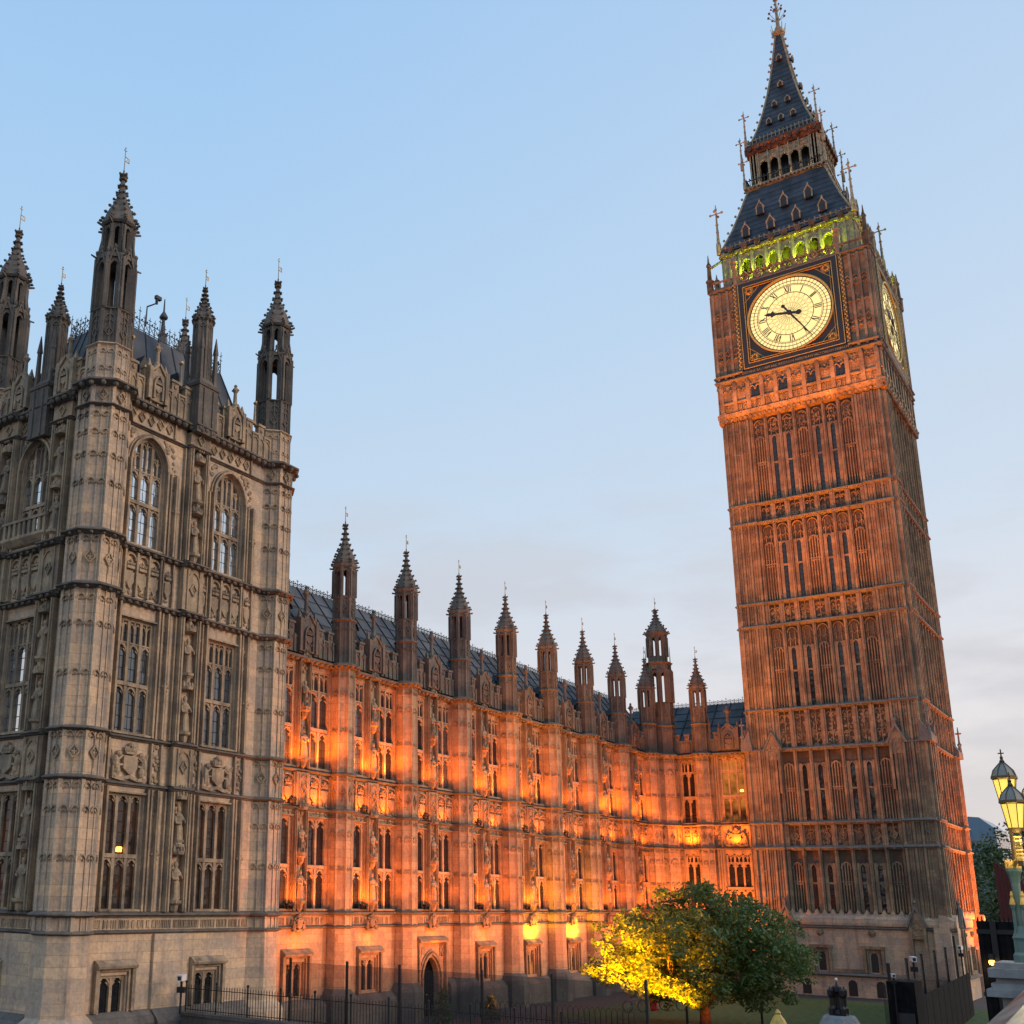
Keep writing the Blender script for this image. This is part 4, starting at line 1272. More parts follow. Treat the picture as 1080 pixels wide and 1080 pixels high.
part('cresting', rc, r2, M['black_iron'])
mb = MB(); mb.lathe([(0.5, 23.2), (0.3, 24.0), (0.12, 24.4), (0.2, 24.6), (0.08, 24.9), (0.06, 25.5), (0.16, 25.6), (0.04, 26.0), (0.025, 27.2)], 8, 7.3, 4.9)
mb.tube((7.15, 4.9, 27.0), (7.45, 4.9, 27.0), 0.02, 0.02, 4)
part('ventilator', mb, r2, M['slate'])

# sodium floodlights on the ledges and on the lawn, as the photograph shows them burning
for i in range(NB):
    X = 40.2 + i * BW + 3.05
    yl = i in (4, 5)
    # under the inscription band, on the sill ledge and on the middle ledge
    up_light('wall_lamp', (X, 35.63 - 0.75, 3.85), (X, 35.63 - 0.3, 6.5), 110 if not yl else 800, SODIUM if not yl else YELLOW, 0.12, 170)
    for dx in (-1.12, 1.12):
        up_light('ledge_lamp', (X + dx, 35.63 - 0.68, 5.98), (X + dx, 35.63 - 0.2, 10), LEDGE[i] * (0.72 if dx < 0 else 0.58), SODIUM if not yl else AMBER, 0.1, 160)
        up_light('band_lamp', (X + dx, 35.63 - 0.7, 10.9), (X + dx, 35.63 - 0.3, 13), BAND[i] * 0.42, SODIUM, 0.1, 165)
        up_light('upper_lamp', (X + dx, 35.63 - 0.72, 12.95), (X + dx, 35.63 - 0.15, 18), BAND[i] * (0.86 if dx < 0 else 1.05), SODIUM, 0.1, 160)
    fixture(rng, (i * BW + 2.3, -0.2, 6.0)); fixture(rng, (i * BW + 2.3, -0.18, 11.06))
    up_light('lawn_lamp', (X - 0.5, 29.0, 0.4), (X, 35.63, 8.5), 5400, (1.0, 0.215, 0.025), 0.3, 95, 1.0)
for ly, p in ((2.6, 520), (6.3, 400)):
    up_light('ledge_lamp', (LR + 40.2 - 0.8, 35.63 - ly, 6.0), (LR + 40.2 - 0.3, 35.63 - ly, 10), p, SODIUM, 0.12, 165)
    up_light('band_lamp', (LR + 40.2 - 0.85, 35.63 - ly, 11.0), (LR + 40.2 - 0.2, 35.63 - ly, 16), p * 2.0, SODIUM, 0.12, 160)
up_light('lawn_lamp', (84.5, 31.5, 0.4), (91.5, 30.5, 10.0), 15000, (1.0, 0.25, 0.045), 0.3, 95, 1.0)

# ================================================================== clock tower
TX, TY = 96.3, 20.92
twr = thing('clock_tower', 'tall gothic clock tower with lit round dials, green lit belfry and dark spire', 'clock tower', (TX, TY, 0))
H = 6.05                      # half width of the panelled shaft
BANDS = ((10.55, 12.35, 1), (18.15, 21.25, 0), (28.25, 30.1, 0), (37.15, 38.75, 0))
STAGES = ((5.95, 10.5), (12.55, 18.1), (21.45, 28.2), (30.3, 37.1), (38.95, 46.6))
def tower_face(nw=False):
    mb = MB()
    P = 1.17
    y = -H
    def yb(z): return -H - (0.45 if z < 18.2 else 0.32)
    # recessed panels and ribs
    for si, (z0, z1) in enumerate(STAGES):
        for k in range(-3, 5):
            x = (k - 0.5) * P
            mb.cur = 0
            mb.box(x - 0.13, x + 0.13, y - 0.26, y + 0.1, z0 - 0.1, z1 + 0.1)
            mb.box(x - 0.05, x + 0.05, y - 0.38, y - 0.2, z0 - 0.1, z1 + 0.1)
        for k in range(-3, 4):
            x = k * P
            win = abs(k) in (1, 2)
            ht = z1 - (1.0 if si < 2 else 1.7)
            if not win:
                for q in (-0.3, -0.1, 0.1, 0.3):
                    mb.box(x + q - 0.035, x + q + 0.035, y - 0.15, y + 0.02, z0, ht)
                mb.box(x - 0.42, x + 0.42, y - 0.1, y + 0.02, z0 + (z1 - z0) * 0.47, z0 + (z1 - z0) * 0.47 + 0.1)
                for q in (-0.2, 0, 0.2):
                    mb.blob(x + q, y - 0.06, z0 + (z1 - z0) * 0.47 - 0.12, 0.08, 1, .8, 1, 5)
            else:
                for q in (-0.29, 0.29):
                    mb.box(x + q - 0.12, x + q + 0.12, y - 0.14, y + 0.02, z0, ht)
                mb.box(x - 0.3, x + 0.3, y - 0.1, y + 0.02, z0 + (z1 - z0) * 0.44, z0 + (z1 - z0) * 0.44 + 0.14)
            mb.cur = 2
            hood_arch(mb, x, 0.44 if win else 0.7, ht - 0.4, 0.36 if win else 0.46, 0.1, y - 0.16, y + 0.02, 4)
            if si >= 2:
                hood_arch(mb, x, 0.76, z1 - 0.6, 0.45, 0.07, y - 0.14, y + 0.02, 4)
                for q in (-0.2, 0.2):
                    mb.box(x + q - 0.03, x + q + 0.03, y - 0.1, y + 0.02, ht, z1 - 0.5)
                    hood_arch(mb, x + q, 0.3, ht + 0.45, 0.22, 0.05, y - 0.1, y + 0.02, 3)
            if si == 4:
                foliage(mb, x - 0.3, x + 0.3, z1 - 1.5, z1 - 0.3, y - 0.02, 16, 0.09)
    # bands
    for z0, z1, dia in BANDS:
        for k in range(-3, 5):
            x = (k - 0.5) * P
            mb.cur = 0
            mb.box(x - 0.2, x + 0.2, y - 0.28, y + 0.1, z0, z1)
            mb.box(x - 0.07, x + 0.07, y - 0.36, y - 0.25, z0, z1)
        for k in range(-3, 4):
            x = k * P
            mb.cur = 2
            if dia: diamond(mb, x, (z0 + z1) / 2 + 0.1, 0.34, y, 0.12)
            for q in (-0.2, 0.2):
                n = 1 if z1 - z0 < 2.5 else 2
                for i in range(n):
                    zt = z0 + (z1 - z0) * (i + 1) / n
                    hood_arch(mb, x + q, 0.34, zt - 0.5, 0.26, 0.06, y - 0.12, y + 0.02, 3)
            mb.box(x - 0.035, x + 0.035, y - 0.1, y + 0.02, z0, z1)
            foliage(mb, x - 0.38, x + 0.38, z0 + 0.15, z1 - 0.35, y + 0.02, int(14 * (z1 - z0)), 0.1)
    # corner strips (buttresses) with three ribs and cusped heads at intervals
    for sg in (-1, 1):
        xa, xb = (4.25, 6.2)
        segs = [(5.0, 18.2), (18.2, 46.6)]
        for (za, zb), d in zip(segs, (0.5, 0.34)):
            mb.cur = 0
            e = 0.32 if za < 10 and not (nw and sg > 0) else 0.0
            mb.box(min(sg * xa, sg * (xb + e)), max(sg * xa, sg * (xb + e)), y - d, y + 0.3, za, zb)
            for x in (xa + 0.08, xa + 0.72, xa + 1.3, xb + e - 0.08):
                mb.box(sg * x - 0.08, sg * x + 0.08, y - d - 0.17, y - d, za, zb)
            for x in (xa + 0.3, xa + 0.5, xa + 0.92, xa + 1.1, xa + 1.52, xa + 1.72):
                mb.box(sg * x - 0.03, sg * x + 0.03, y - d - 0.09, y - d, za, zb)
        mb.cur = 2
        z = 6.8
        i = 0
        while z < 46:
            d = 0.5 if z < 18.2 else 0.34
            inband = any(a - 0.4 < z < b + 0.3 for a, b, _ in BANDS)
            for x in (xa + 0.4, xa + 1.0, xa + 1.62):
                for q in (-0.13, 0.13):
                    hood_arch(mb, sg * x + q, 0.22, z, 0.18, 0.05, y - d - 0.07, y - d + 0.01, 3)
            if inband:
                foliage(mb, min(sg * xa, sg * xb), max(sg * xa, sg * xb), z - 0.3, z + 0.1, y - d, 10, 0.08)
            z += 0.8 if inband else 2.05
    # string courses following the profile
    mb.cur = 1
    for z0, z1, dia in BANDS:
        for z, h in ((z0 - 0.1, 0.3), (z1, 0.28)):
            string(mb, -4.3, 4.3, z, h, 0.42, y - 0.1)
            for k in range(-7, 8):
                mb.blob(k * P / 2, y - 0.42, z + 0.1, 0.13, 1.1, 0.8, 0.8, 5)
            for sg in (-1, 1):
                d = 0.5 if z < 18 else 0.34
                a, b = sorted((sg * 4.2, sg * (6.25 + (0.32 if z < 18 and not (nw and sg > 0) else 0))))
                string(mb, a, b, z + 0.012, h, 0.3, y - d)
                mb.box(a, b, y - d - 0.02, y + 0.2, z + 0.02, z + h)
    # base
    mb.cur = 3
    BB = 7.0
    B1 = 1.5 if nw else BB
    if nw: mb.box(B1, 6.2, y - 0.12, y + 0.5, 0, 5.9)
    mb.box(-BB, B1, y - 0.55, y + 0.5, 0, 5.0)
    mb.cur = 1
    string(mb, -BB, B1, 4.75, 0.2, 0.2, y - 0.55)
    string(mb, -BB, B1, 1.42, 0.2, 0.3, y - 0.75)
    mb.cur = 3
    mb.box(-BB - 0.2, B1 + (0 if nw else 0.2), y - 0.78, y, 0, 1.45)
    mb.profile([(y + 0.1, 5.0), (y - 0.75, 5.0), (y - 0.8, 5.2), (y - 0.78, 5.5), (y - 0.45, 5.75), (y + 0.1, 5.9)], -BB, B1)
    for k in range(-7, 8):
        mb.prism([(k * P / 2 - 0.28, 5.55), (k * P / 2 + 0.28, 5.55), (k * P / 2 + 0.16, 5.85), (k * P / 2, 6.15), (k * P / 2 - 0.16, 5.85)], y - 0.55, y)
    # basement windows with square hoods
    for x in (-2.2, 1.4):
        mb.cur = 2
        for sg in (-1, 1):
            mb.box(x + sg * 0.62 - 0.1, x + sg * 0.62 + 0.1, y - 0.8, y - 0.55, 1.7, 3.5)
            mb.box(x + sg * 0.4 - 0.06, x + sg * 0.4 + 0.06, y - 0.68, y - 0.55, 1.7, 3.3)
        mb.box(x - 0.78, x + 0.78, y - 0.86, y - 0.55, 3.4, 3.6)
        mb.box(x - 0.5, x + 0.5, y - 0.66, y - 0.55, 3.1, 3.4)
    mb.box(-1.5, 0.7, y - 0.8, y - 0.55, 1.7, 1.95)
    for x in (-2.2, 1.4): mb.blob(x, y - 0.65, 4.5, 0.26, 1.1, 0.9, 0.9, 7)
    # tabernacle gablets at the corners
    for sg in ((-1,) if nw else (-1, 1)):
        for zb, d in ((4.2, 0.95), (17.4, 0.62)):
            x = sg * 4.5
            mb.cur = 2
            mb.prism([(x - 0.55, zb), (x + 0.55, zb), (x + 0.55, zb + 0.9), (x, zb + 2.1), (x - 0.55, zb + 0.9)], y - d, y - 0.2)
            mb.cur = 1
            mb.bar((x - 0.68, zb + 0.8), (x, zb + 2.2), 0.14, y - d - 0.12, y - d + 0.1)
            mb.bar((x + 0.68, zb + 0.8), (x, zb + 2.2), 0.14, y - d - 0.12, y - d + 0.1)
            mb.lathe([(0.12, zb + 2.1), (0.08, zb + 2.4), (0.16, zb + 2.5), (0.02, zb + 2.75)], 6, x, y - d + 0.1)
            mb.cur = 2
            hood_arch(mb, x, 0.62, zb + 0.75, 0.5, 0.08, y - d - 0.05, y - d + 0.02, 4)
            for q in (-1, 1): mb.box(x + q * 0.45 - 0.09, x + q * 0.45 + 0.09, y - d - 0.08, y, zb - 2.6, zb + 0.75)
            foliage(mb, x - 0.25, x + 0.25, zb + 0.2, zb + 0.9, y - d + 0.02, 12, 0.09)
    return mb.mesh('wall', [M['tower_stone'], M['tower_dark'], M['tower_stone'], M['stone']])
tf = tower_face()
tf_n = tower_face(True)
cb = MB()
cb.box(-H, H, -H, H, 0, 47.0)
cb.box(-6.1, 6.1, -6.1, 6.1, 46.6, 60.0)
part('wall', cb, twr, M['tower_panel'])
wm_ = MB()      # slit light in the stage panels, one mesh shared by all
def slit_mesh(h, t):
    mb = MB()
    mb.box(-0.23, 0.23, 0.0, 0.03, 0, h)
    return mb.mesh('window', M['glass'])
_slits = {}
for rz in (EAST, 0.0, PI / 2, PI):
    link('wall', tf_n if rz == 0.0 else tf, twr, (0, 0, 0), rz)
    if rz in (EAST, 0.0):
        for si, (z0, z1) in enumerate(STAGES):
            h = z1 - (1.0 if si < 2 else 1.7) - 0.05 - z0
            if si not in _slits: _slits[si] = slit_mesh(h, 0)
            for k in (-2, -1, 1, 2):
                v = Matrix.Rotation(rz, 3, 'Z') @ Vector((k * 1.17, -H - 0.035, z0))
                link('window', _slits[si], twr, v, rz)
        for x in ((-2.2, 1.4) if rz else (-2.2,)):
            w = MB(); w.prism([(-0.24, 0), (0.24, 0)] + arch_pts(0, 0.48, 1.0, 0.4, 4)[::-1], 0, 0.03)
            v = Matrix.Rotation(rz, 3, 'Z') @ Vector((x, -H - 0.585, 1.8))
            part('window', w, twr, M['dull_glass'], v, rz)
for x in (2.9, 1.0, -2.2):
    w = MB(); w.prism([(-0.3, 0), (0.3, 0)] + arch_pts(0, 0.6, 0.8, 0.3, 4)[::-1], 0, 0.04)
    part('vent', w, twr, M['dark_frame'], Matrix.Rotation(EAST, 3, 'Z') @ Vector((x - 1.2, -H - 0.815, 0.1)), EAST)
# corner piers (octagonal edge shafts)
for sx in (-1, 1):
    for sy in (-1, 1):
        cp = MB()
        cp.box(min(sx * 5.9, sx * 6.5), max(sx * 5.9, sx * 6.5), min(sy * 5.9, sy * 6.5), max(sy * 5.9, sy * 6.5), 0, 18.2)
        cp.box(min(sx * 5.6, sx * 6.3), max(sx * 5.6, sx * 6.3), min(sy * 5.6, sy * 6.3), max(sy * 5.6, sy * 6.3), 18.2, 46.6)
        cp.cur = 1
        cp.profile([(sy * 6.0, 18.2), (sy * 6.9, 18.2), (sy * 6.9, 18.7), (sy * 6.2, 19.8)] if sy > 0 else [(sy * 6.0, 18.2), (sy * 6.2, 19.8), (sy * 6.9, 18.7), (sy * 6.9, 18.2)], min(sx * 4.9, sx * 6.9), max(sx * 4.9, sx * 6.9))
        part('buttress', cp, twr, [M['tower_stone'], M['tower_dark']])
        pn = MB()
        pn.lathe([(0.16, 18.7), (0.12, 19.3), (0.2, 19.4), (0.08, 19.6), (0.06, 20.5), (0.03, 20.9)], 6, sx * 6.75, sy * 6.75)
        pn.tube((sx * 6.75 - 0.22, sy * 6.75, 20.35), (sx * 6.75 + 0.22, sy * 6.75, 20.35), 0.07, 0.07, 5)
        pn.tube((sx * 6.75, sy * 6.75 - 0.22, 20.35), (sx * 6.75, sy * 6.75 + 0.22, 20.35), 0.07, 0.07, 5)
        part('cross_finial', pn, twr, M['tower_dark'])

# ---- corbelled gallery and clock stage
CK = 6.5
def clock_face_wall():
    mb = MB()
    y = -CK
    mb.profile([(-6.0, 46.6), (-6.45, 46.75), (-6.5, 47.0), (-6.7, 47.1), (-6.75, 47.45), (-6.5, 47.55), (-6.0, 47.6)], -6.72, 6.72)
    for k in range(-16, 17):
        mb.cur = 2
        mb.blob(k * 0.4, -6.6, 46.85, 0.17, 1, 1, 0.9, 5)
        if k % 2 == 0: mb.blob(k * 0.4, -6.74, 47.25, 0.13, 1.2, 0.8, 0.9, 5)
    mb.cur = 0
    mb.box(-5.9, 6.42, -6.42, -5.9, 47.55, 50.4)
    for i in range(12):                                  # arcaded gallery under the dial
        x = -6.3 + i * 12.6 / 11
        mb.box(x - 0.16, x + 0.16, -6.66, -6.4, 47.6, 50.2)
        mb.lathe([(0.2, 50.0), (0.14, 50.3), (0.03, 50.7)], 4, x, -6.6, PI / 4)
        if i < 11:
            xm = x + 6.3 / 11
            mb.cur = 2
            for q in (-0.25, 0.25):
                hood_arch(mb, xm + q, 0.46, 49.3, 0.38, 0.08, -6.56, -6.41, 3)
                trefoil_panel(mb, xm + q - 0.22, xm + q + 0.22, 47.65, 48.3, -6.42, 0.1, 0.05, 1)
            foliage(mb, xm - 0.45, xm + 0.45, 49.75, 50.15, -6.42, 9, 0.09)
            mb.cur = 0
    mb.box(-6.6, 6.6, -6.62, -6.42, 48.36, 48.52)
    mb.cur = 1
    string(mb, -6.72, 6.72, 50.35, 0.3, 0.35, -6.45)
    mb.cur = 0
    # stage wall with panelled side piers
    mb.box(-6.0, CK, -CK, -6.0, 50.4, 59.4)
    for sg in (-1, 1):
        for x in (4.45, 5.1, 5.75, 6.38):
            mb.box(sg * x - 0.1, sg * x + 0.1, -6.72, -CK, 50.7, 59.2)
        mb.cur = 2
        for x in (4.77, 5.42, 6.06):
            for z in (52.6, 54.9, 57.2, 59.1):
                hood_arch(mb, sg * x, 0.5, z - 0.35, 0.35, 0.08, -6.64, -CK, 3)
            for z in (53.2, 56.6):
                diamond(mb, sg * x, z, 0.34, -CK, 0.12)
        mb.cur = 0
    mb.cur = 1
    string(mb, -6.7, 6.7, 59.3, 0.3, 0.32, -6.45)
    string(mb, -6.6, -4.3, 50.9, 0.22, 0.25, -6.62); string(mb, 4.3, 6.6, 50.9, 0.22, 0.25, -6.62)
    mb.cur = 0
    # pierced balustrade
    mb.box(-6.6, 6.6, -6.66, -6.52, 59.6, 59.72); mb.box(-6.6, 6.6, -6.68, -6.5, 60.3, 60.42)
    for i in range(32):
        x = -6.5 + i * 13.0 / 31
        mb.box(x - 0.05, x + 0.05, -6.64, -6.54, 59.7, 60.3)
    mb.cur = 2
    for k in range(-3, 4):
        x = k * 1.16
        diamond(mb, x, 60.1, 0.5, -6.64, 0.12)
        mb.lathe([(0.08, 60.4), (0.14, 60.6), (0.06, 60.8), (0.1, 61.0), (0.02, 61.5)], 6, x + 0.58, -6.6)
    for k in range(-7, 8):
        mb.box(k * 0.58 - 0.06, k * 0.58 + 0.06, -6.72, -6.6, 59.02, 59.4); mb.box(k * 0.58 - 0.18, k * 0.58 + 0.18, -6.71, -6.6, 59.15, 59.27)
    for sg in (-1, 1):
        mb.lathe([(0.3, 59.5), (0.3, 60.6), (0.38, 60.7), (0.2, 60.9), (0.16, 62.2), (0.24, 62.3), (0.1, 62.6), (0.03, 63.4)], 8, sg * 6.55, -6.55)
        mb.lathe([(0.22, 59.5), (0.2, 61.2), (0.3, 61.4), (0.24, 61.6), (0.34, 61.8), (0.1, 62.1), (0.02, 62.6)], 8, sg * 4.3, -6.6)
    return mb.mesh('wall', [M['tower_stone'], M['tower_dark'], M['tower_stone']])
ckm = clock_face_wall()
def win_small():
    mb = MB(); mb.prism([(-0.34, 0), (0.34, 0)] + arch_pts(0, 0.68, 0.95, 0.35, 4)[::-1], 0, 0.03)
    return mb.mesh('window', M['glass'])
wsm = win_small()

ROMAN = ['XII', 'I', 'II', 'III', 'IV', 'V', 'VI', 'VII', 'VIII', 'IX', 'X', 'XI']
DR = 3.42
def dial_meshes():
    d = MB()
    n = 96
    d.prism([(DR * math.cos(2 * PI * k / n), DR * math.sin(2 * PI * k / n)) for k in range(n)], 0, 0.06)
    b = MB()             # black iron tracery
    def ring(r, w, y0=-0.012, y1=0.01, n=96):
        p = [(r * math.cos(2 * PI * k / n), r * math.sin(2 * PI * k / n)) for k in range(n + 1)]
        b.strip(p, w, y0, y1)
    ring(3.36, 0.10); ring(3.02, 0.05); ring(2.72, 0.05); ring(1.95, 0.06); ring(2.62, 0.03)
    def pt(r, a): return (r * math.sin(a), r * math.cos(a))
    for k in range(60):
        a = k * PI / 30
        b.bar(pt(3.02, a), pt(3.34, a), 0.035, -0.012, 0.01)
        b.bar(pt(2.72, a), pt(3.02, a), 0.028, -0.011, 0.01)
    for k in range(12):
        a = (k + 0.5) * PI / 6
        a0 = k * PI / 6
        b.bar(pt(1.95, a), pt(3.3, a), 0.05, -0.04, 0.02) if False else None
        b.bar(pt(1.95, a0), pt(3.34, a0), 0.022, -0.010, 0.01)
        # roman numeral, strokes radial
        s = ROMAN[k]
        wd = {'I': 0.15, 'V': 0.30, 'X': 0.32}
        tot = sum(wd[c] for c in s)
        t0 = -tot / 2
        r0, r1 = 2.02, 2.58
        def Q(t, r): # tangential offset t, radius r
            u = (math.cos(a0), -math.sin(a0))
            c = pt(r, a0)
            return (c[0] + u[0] * t, c[1] + u[1] * t)
        for c in s:
            w = wd[c]
            m_ = t0 + w / 2
            if c == 'I': b.bar(Q(m_, r0), Q(m_, r1), 0.075, -0.014, 0.01)
            elif c == 'V':
                b.bar(Q(m_ - 0.11, r1), Q(m_, r0), 0.085, -0.014, 0.01); b.bar(Q(m_ + 0.11, r1), Q(m_, r0), 0.04, -0.014, 0.01)
            else:
                b.bar(Q(m_ - 0.12, r1), Q(m_ + 0.12, r0), 0.085, -0.014, 0.01); b.bar(Q(m_ + 0.12, r1), Q(m_ - 0.12, r0), 0.04, -0.014, 0.01)
            t0 += w
    for k in range(24):           # rosette lattice of the centre
        a = k * PI / 12
        b.bar(pt(0.3, a), pt(1.1, a + 0.2), 0.013, -0.01, 0.01); b.bar(pt(0.3, a), pt(1.1, a - 0.2), 0.013, -0.01, 0.01)
        b.bar(pt(1.1, a + 0.2), pt(1.93, a), 0.013, -0.01, 0.01); b.bar(pt(1.1, a - 0.2), pt(1.93, a), 0.013, -0.01, 0.01)
    for r in (0.55, 1.0, 1.5): ring(r, 0.011, -0.01, 0.01, 48)
    f = MB()             # square frame round the dial
    F = 4.2
    f.cur = 0
    for sg in (-1, 1):
        f.box(sg * 3.95 - 0.25, sg * 3.95 + 0.25, -0.12, 0.1, -F, F); f.box(-3.7, 3.7, -0.12, 0.1, sg * 3.95 - 0.25, sg * 3.95 + 0.25)
    # spandrel plates
    m = 24
    for q in range(4):
        a0 = q * PI / 2
        arc = [(3.5 * math.cos(a0 + PI / 2 * k / m), 3.5 * math.sin(a0 + PI / 2 * k / m)) for k in range(m + 1)]
        cx, cz = (3.7 * (1 if q in (0, 3) else -1), 3.7 * (1 if q < 2 else -1))
        e0 = (3.7 * round(math.cos(a0)), 3.7 * round(math.sin(a0))); e1 = (3.7 * round(math.cos(a0 + PI / 2)), 3.7 * round(math.sin(a0 + PI / 2)))
        for i in range(m):
            f.prism([arc[i], arc[i + 1], (cx, cz)], 0.0, 0.06)
        f.prism([arc[0], (cx, cz), e0], 0.0, 0.06); f.prism([arc[-1], e1, (cx, cz)], 0.0, 0.06)
    f.cur = 1
    ringp = [(3.5 * math.cos(2 * PI * k / 72), 3.5 * math.sin(2 * PI * k / 72)) for k in range(73)]
    f.strip(ringp, 0.12, -0.14, 0.05)
    for sg in (-1, 1):
        for w_, t_ in ((3.68, 0.05), (4.12, 0.05), (3.5, 0.025)):
            f.box(sg * w_ - t_ / 2, sg * w_ + t_ / 2, -0.145, 0.0, -w_, w_); f.box(-w_, w_, -0.146, 0.0, sg * w_ - t_ / 2, sg * w_ + t_ / 2)
        for k in range(-20, 21):    # chequered gilt border
            z = k * 0.205
            f.box(sg * 4.42 - 0.11 + (0.11 if k % 2 else 0), sg * 4.42 + (0.11 if k % 2 else 0), -0.16, 0.02, z, z + 0.13)
            f.box(sg * 4.27 - 0.0, sg * 4.27 + 0.03, -0.15, 0.02, z, z + 0.1)
        for sz in (-1, 1):
            cx, cz = sg * 3.2, sz * 3.2
            for k in range(8):
                f.blob(cx + 0.22 * math.cos(k * PI / 4), -0.04, cz + 0.22 * math.sin(k * PI / 4), 0.10, 1, 0.6, 1, 5)
            f.strip([(cx + 0.36 * math.cos(k * PI / 8), cz + 0.36 * math.sin(k * PI / 8)) for k in range(17)], 0.035, -0.012, 0.01)
            f.bar((sg * 3.62, sz * 2.2), (sg * 2.9, sz * 2.9), 0.03, -0.03, 0.02); f.bar((sg * 2.2, sz * 3.62), (sg * 2.9, sz * 2.9), 0.03, -0.03, 0.02)
    f.cur = 2
    for sg in (-1, 1):
        f.box(sg * 4.43 - 0.16, sg * 4.43 + 0.16, -0.1, 0.1, -4.6, 4.6)
    f.box(-4.6, 4.6, -0.13, 0.1, -4.75, -4.25)
    for sg in (-1, 1):
        for sz in (-1, 1):
            f.cur = 3; f.blob(sg * 3.2, -0.05, sz * 3.2, 0.17, 1, 0.5, 1, 7)
    return d.mesh('clock_dial', M['dial']), b.mesh('dial_tracery', M['dark_frame']), f.mesh('dial_frame', [M['dark_frame'], M['gold_paint'], M['dark_frame'], M['rust']])
dm_, tm_, fm_ = dial_meshes()
def hand_mesh(kind):
    mb = MB()
    if kind == 'hour':
        mb.prism([(-0.16, -0.9), (-0.1, -0.5), (-0.12, 0), (-0.09, 1.2), (-0.3, 1.45), (-0.12, 1.6), (-0.16, 1.75), (0, 2.15), (0.16, 1.75), (0.12, 1.6), (0.3, 1.45), (0.09, 1.2), (0.12, 0), (0.1, -0.5), (0.16, -0.9)], -0.02, 0.03)
        mb.blob(0, 0, -0.75, 0.26, 1, 0.15, 1, 8)
    else:
        mb.prism([(-0.1, -1.0), (-0.07, -0.6), (-0.09, 0), (-0.035, 3.05), (0, 3.25), (0.035, 3.05), (0.09, 0), (0.07, -0.6), (0.1, -1.0)], -0.03, 0.02)
        mb.blob(0, 0, -0.85, 0.18, 1, 0.15, 1, 8)
    mb.lathe([(0.22, -0.02), (0.22, 0.02)], 10) if False else None
    mb.blob(0, 0, 0, 0.24, 1, 0.4, 1, 10)
    return mb.mesh(kind + '_hand', M['dark_frame'])
hh, mh = hand_mesh('hour'), hand_mesh('minute')
ZD = 55.35
txt = bpy.data.curves.new('inscription', 'FONT')
txt.body = 'DOMINE SALVAM FAC REGINAM NOSTRAM VICTORIAM PRIMAM'
txt.size = 0.30; txt.align_x = 'CENTER'; txt.extrude = 0.01
txo = bpy.data.objects.new('inscription', txt)
C.objects.link(txo)
bpy.context.view_layer.update()
txm = bpy.data.meshes.new_from_object(txo.evaluated_get(bpy.context.evaluated_depsgraph_get()))
bpy.data.objects.remove(txo)
txm.materials.clear(); txm.materials.append(M['gold'])
for rz in (EAST, 0.0, PI / 2, PI):
    Rm = Matrix.Rotation(rz, 3, 'Z')
    link('wall', ckm, twr, (0, 0, 0), rz)
    if rz not in (EAST, 0.0): continue
    for i, x in enumerate((-3.45, -1.15, 1.15, 3.45)):
        link('window', wsm, twr, Rm @ Vector((x, -6.455, 48.55)), rz)
    dial = link('clock_dial', dm_, twr, Rm @ Vector((0, -CK - 0.1, ZD)), rz)
    link('dial_tracery', tm_, dial, (0, -0.012, 0))
    link('dial_frame', fm_, dial, (0, -0.02, 0))
    tx = link('inscription', txm, dial, (0, -0.17, -4.6)); tx.rotation_euler = (PI / 2, 0, 0)
    for me, ang, y in ((hh, 281.5, -0.14), (mh, 148.0, -0.22)):
        o = link(me.name, me, dial, (0, y, 0)); o.rotation_euler = (0, R(ang), 0)

# ---- belfry arcade
def belfry_face():
    mb = MB()
    hw = 5.55
    y = -hw
    for i in range(8):
        x = -4.06 + i * 1.16
        mb.box(x - 0.15, x + 0.15, y - 0.1, y + 0.5, 59.6, 63.1)
        mb.box(x - 0.06, x + 0.06, y - 0.2, y - 0.1, 59.6, 63.1)
        if i < 7:
            xm = x + 0.58
            ap = arch_pts(xm, 0.86, 61.9, 0.6, 5)
            k = len(ap) // 2
            mb.prism([(xm - 0.43, 63.1)] + ap[:k + 1] + [(xm, 63.1)], y, y + 0.35)
            mb.prism([(xm + 0.43, 63.1), (xm, 63.1)] + ap[k:], y, y + 0.35)
            mb.strip(ap, 0.1, y - 0.08, y + 0.1)
            mb.box(xm - 0.43, xm + 0.43, y + 0.05, y + 0.35, 59.6, 60.5)
            foliage(mb, xm - 0.4, xm + 0.4, 62.65, 63.05, y - 0.02, 9, 0.07)
    for sg in (-1, 1):
        a, b = sorted((sg * 4.2, sg * 5.6))
        mb.box(a, b, y, y + 1.2, 59.6, 63.1)
        for x in (4.35, 4.9, 5.45): mb.box(sg * x - 0.07, sg * x + 0.07, y - 0.12, y, 59.6, 63.1)
        for x in (4.62, 5.18): hood_arch(mb, sg * x, 0.45, 62.2, 0.4, 0.07, y - 0.1, y, 4)
    return mb.mesh('belfry_arcade', M['pale_gilt'])
def belfry_cornice():
    mb = MB()
    y = -5.6
    mb.profile([(y + 0.3, 63.05), (y - 0.1, 63.1), (y - 0.2, 63.3), (y - 0.1, 63.6), (y + 0.3, 63.7)], -5.75, 5.75)
    for k in range(-13, 14):
        mb.blob(k * 0.43, y - 0.16, 63.3, 0.16, 1.1, 0.7, 0.8, 5)
    mb.cur = 1
    for k in range(-4, 5):
        x = k * 1.17
        mb.prism([(x - 0.24, 63.95), (x - 0.24, 63.55), (x, 63.25), (x + 0.24, 63.55), (x + 0.24, 63.95)], y - 0.34, y - 0.18)
    return mb.mesh('belfry_cornice', [M['gold'], M['rust']])
bfm, bcm = belfry_face(), belfry_cornice()
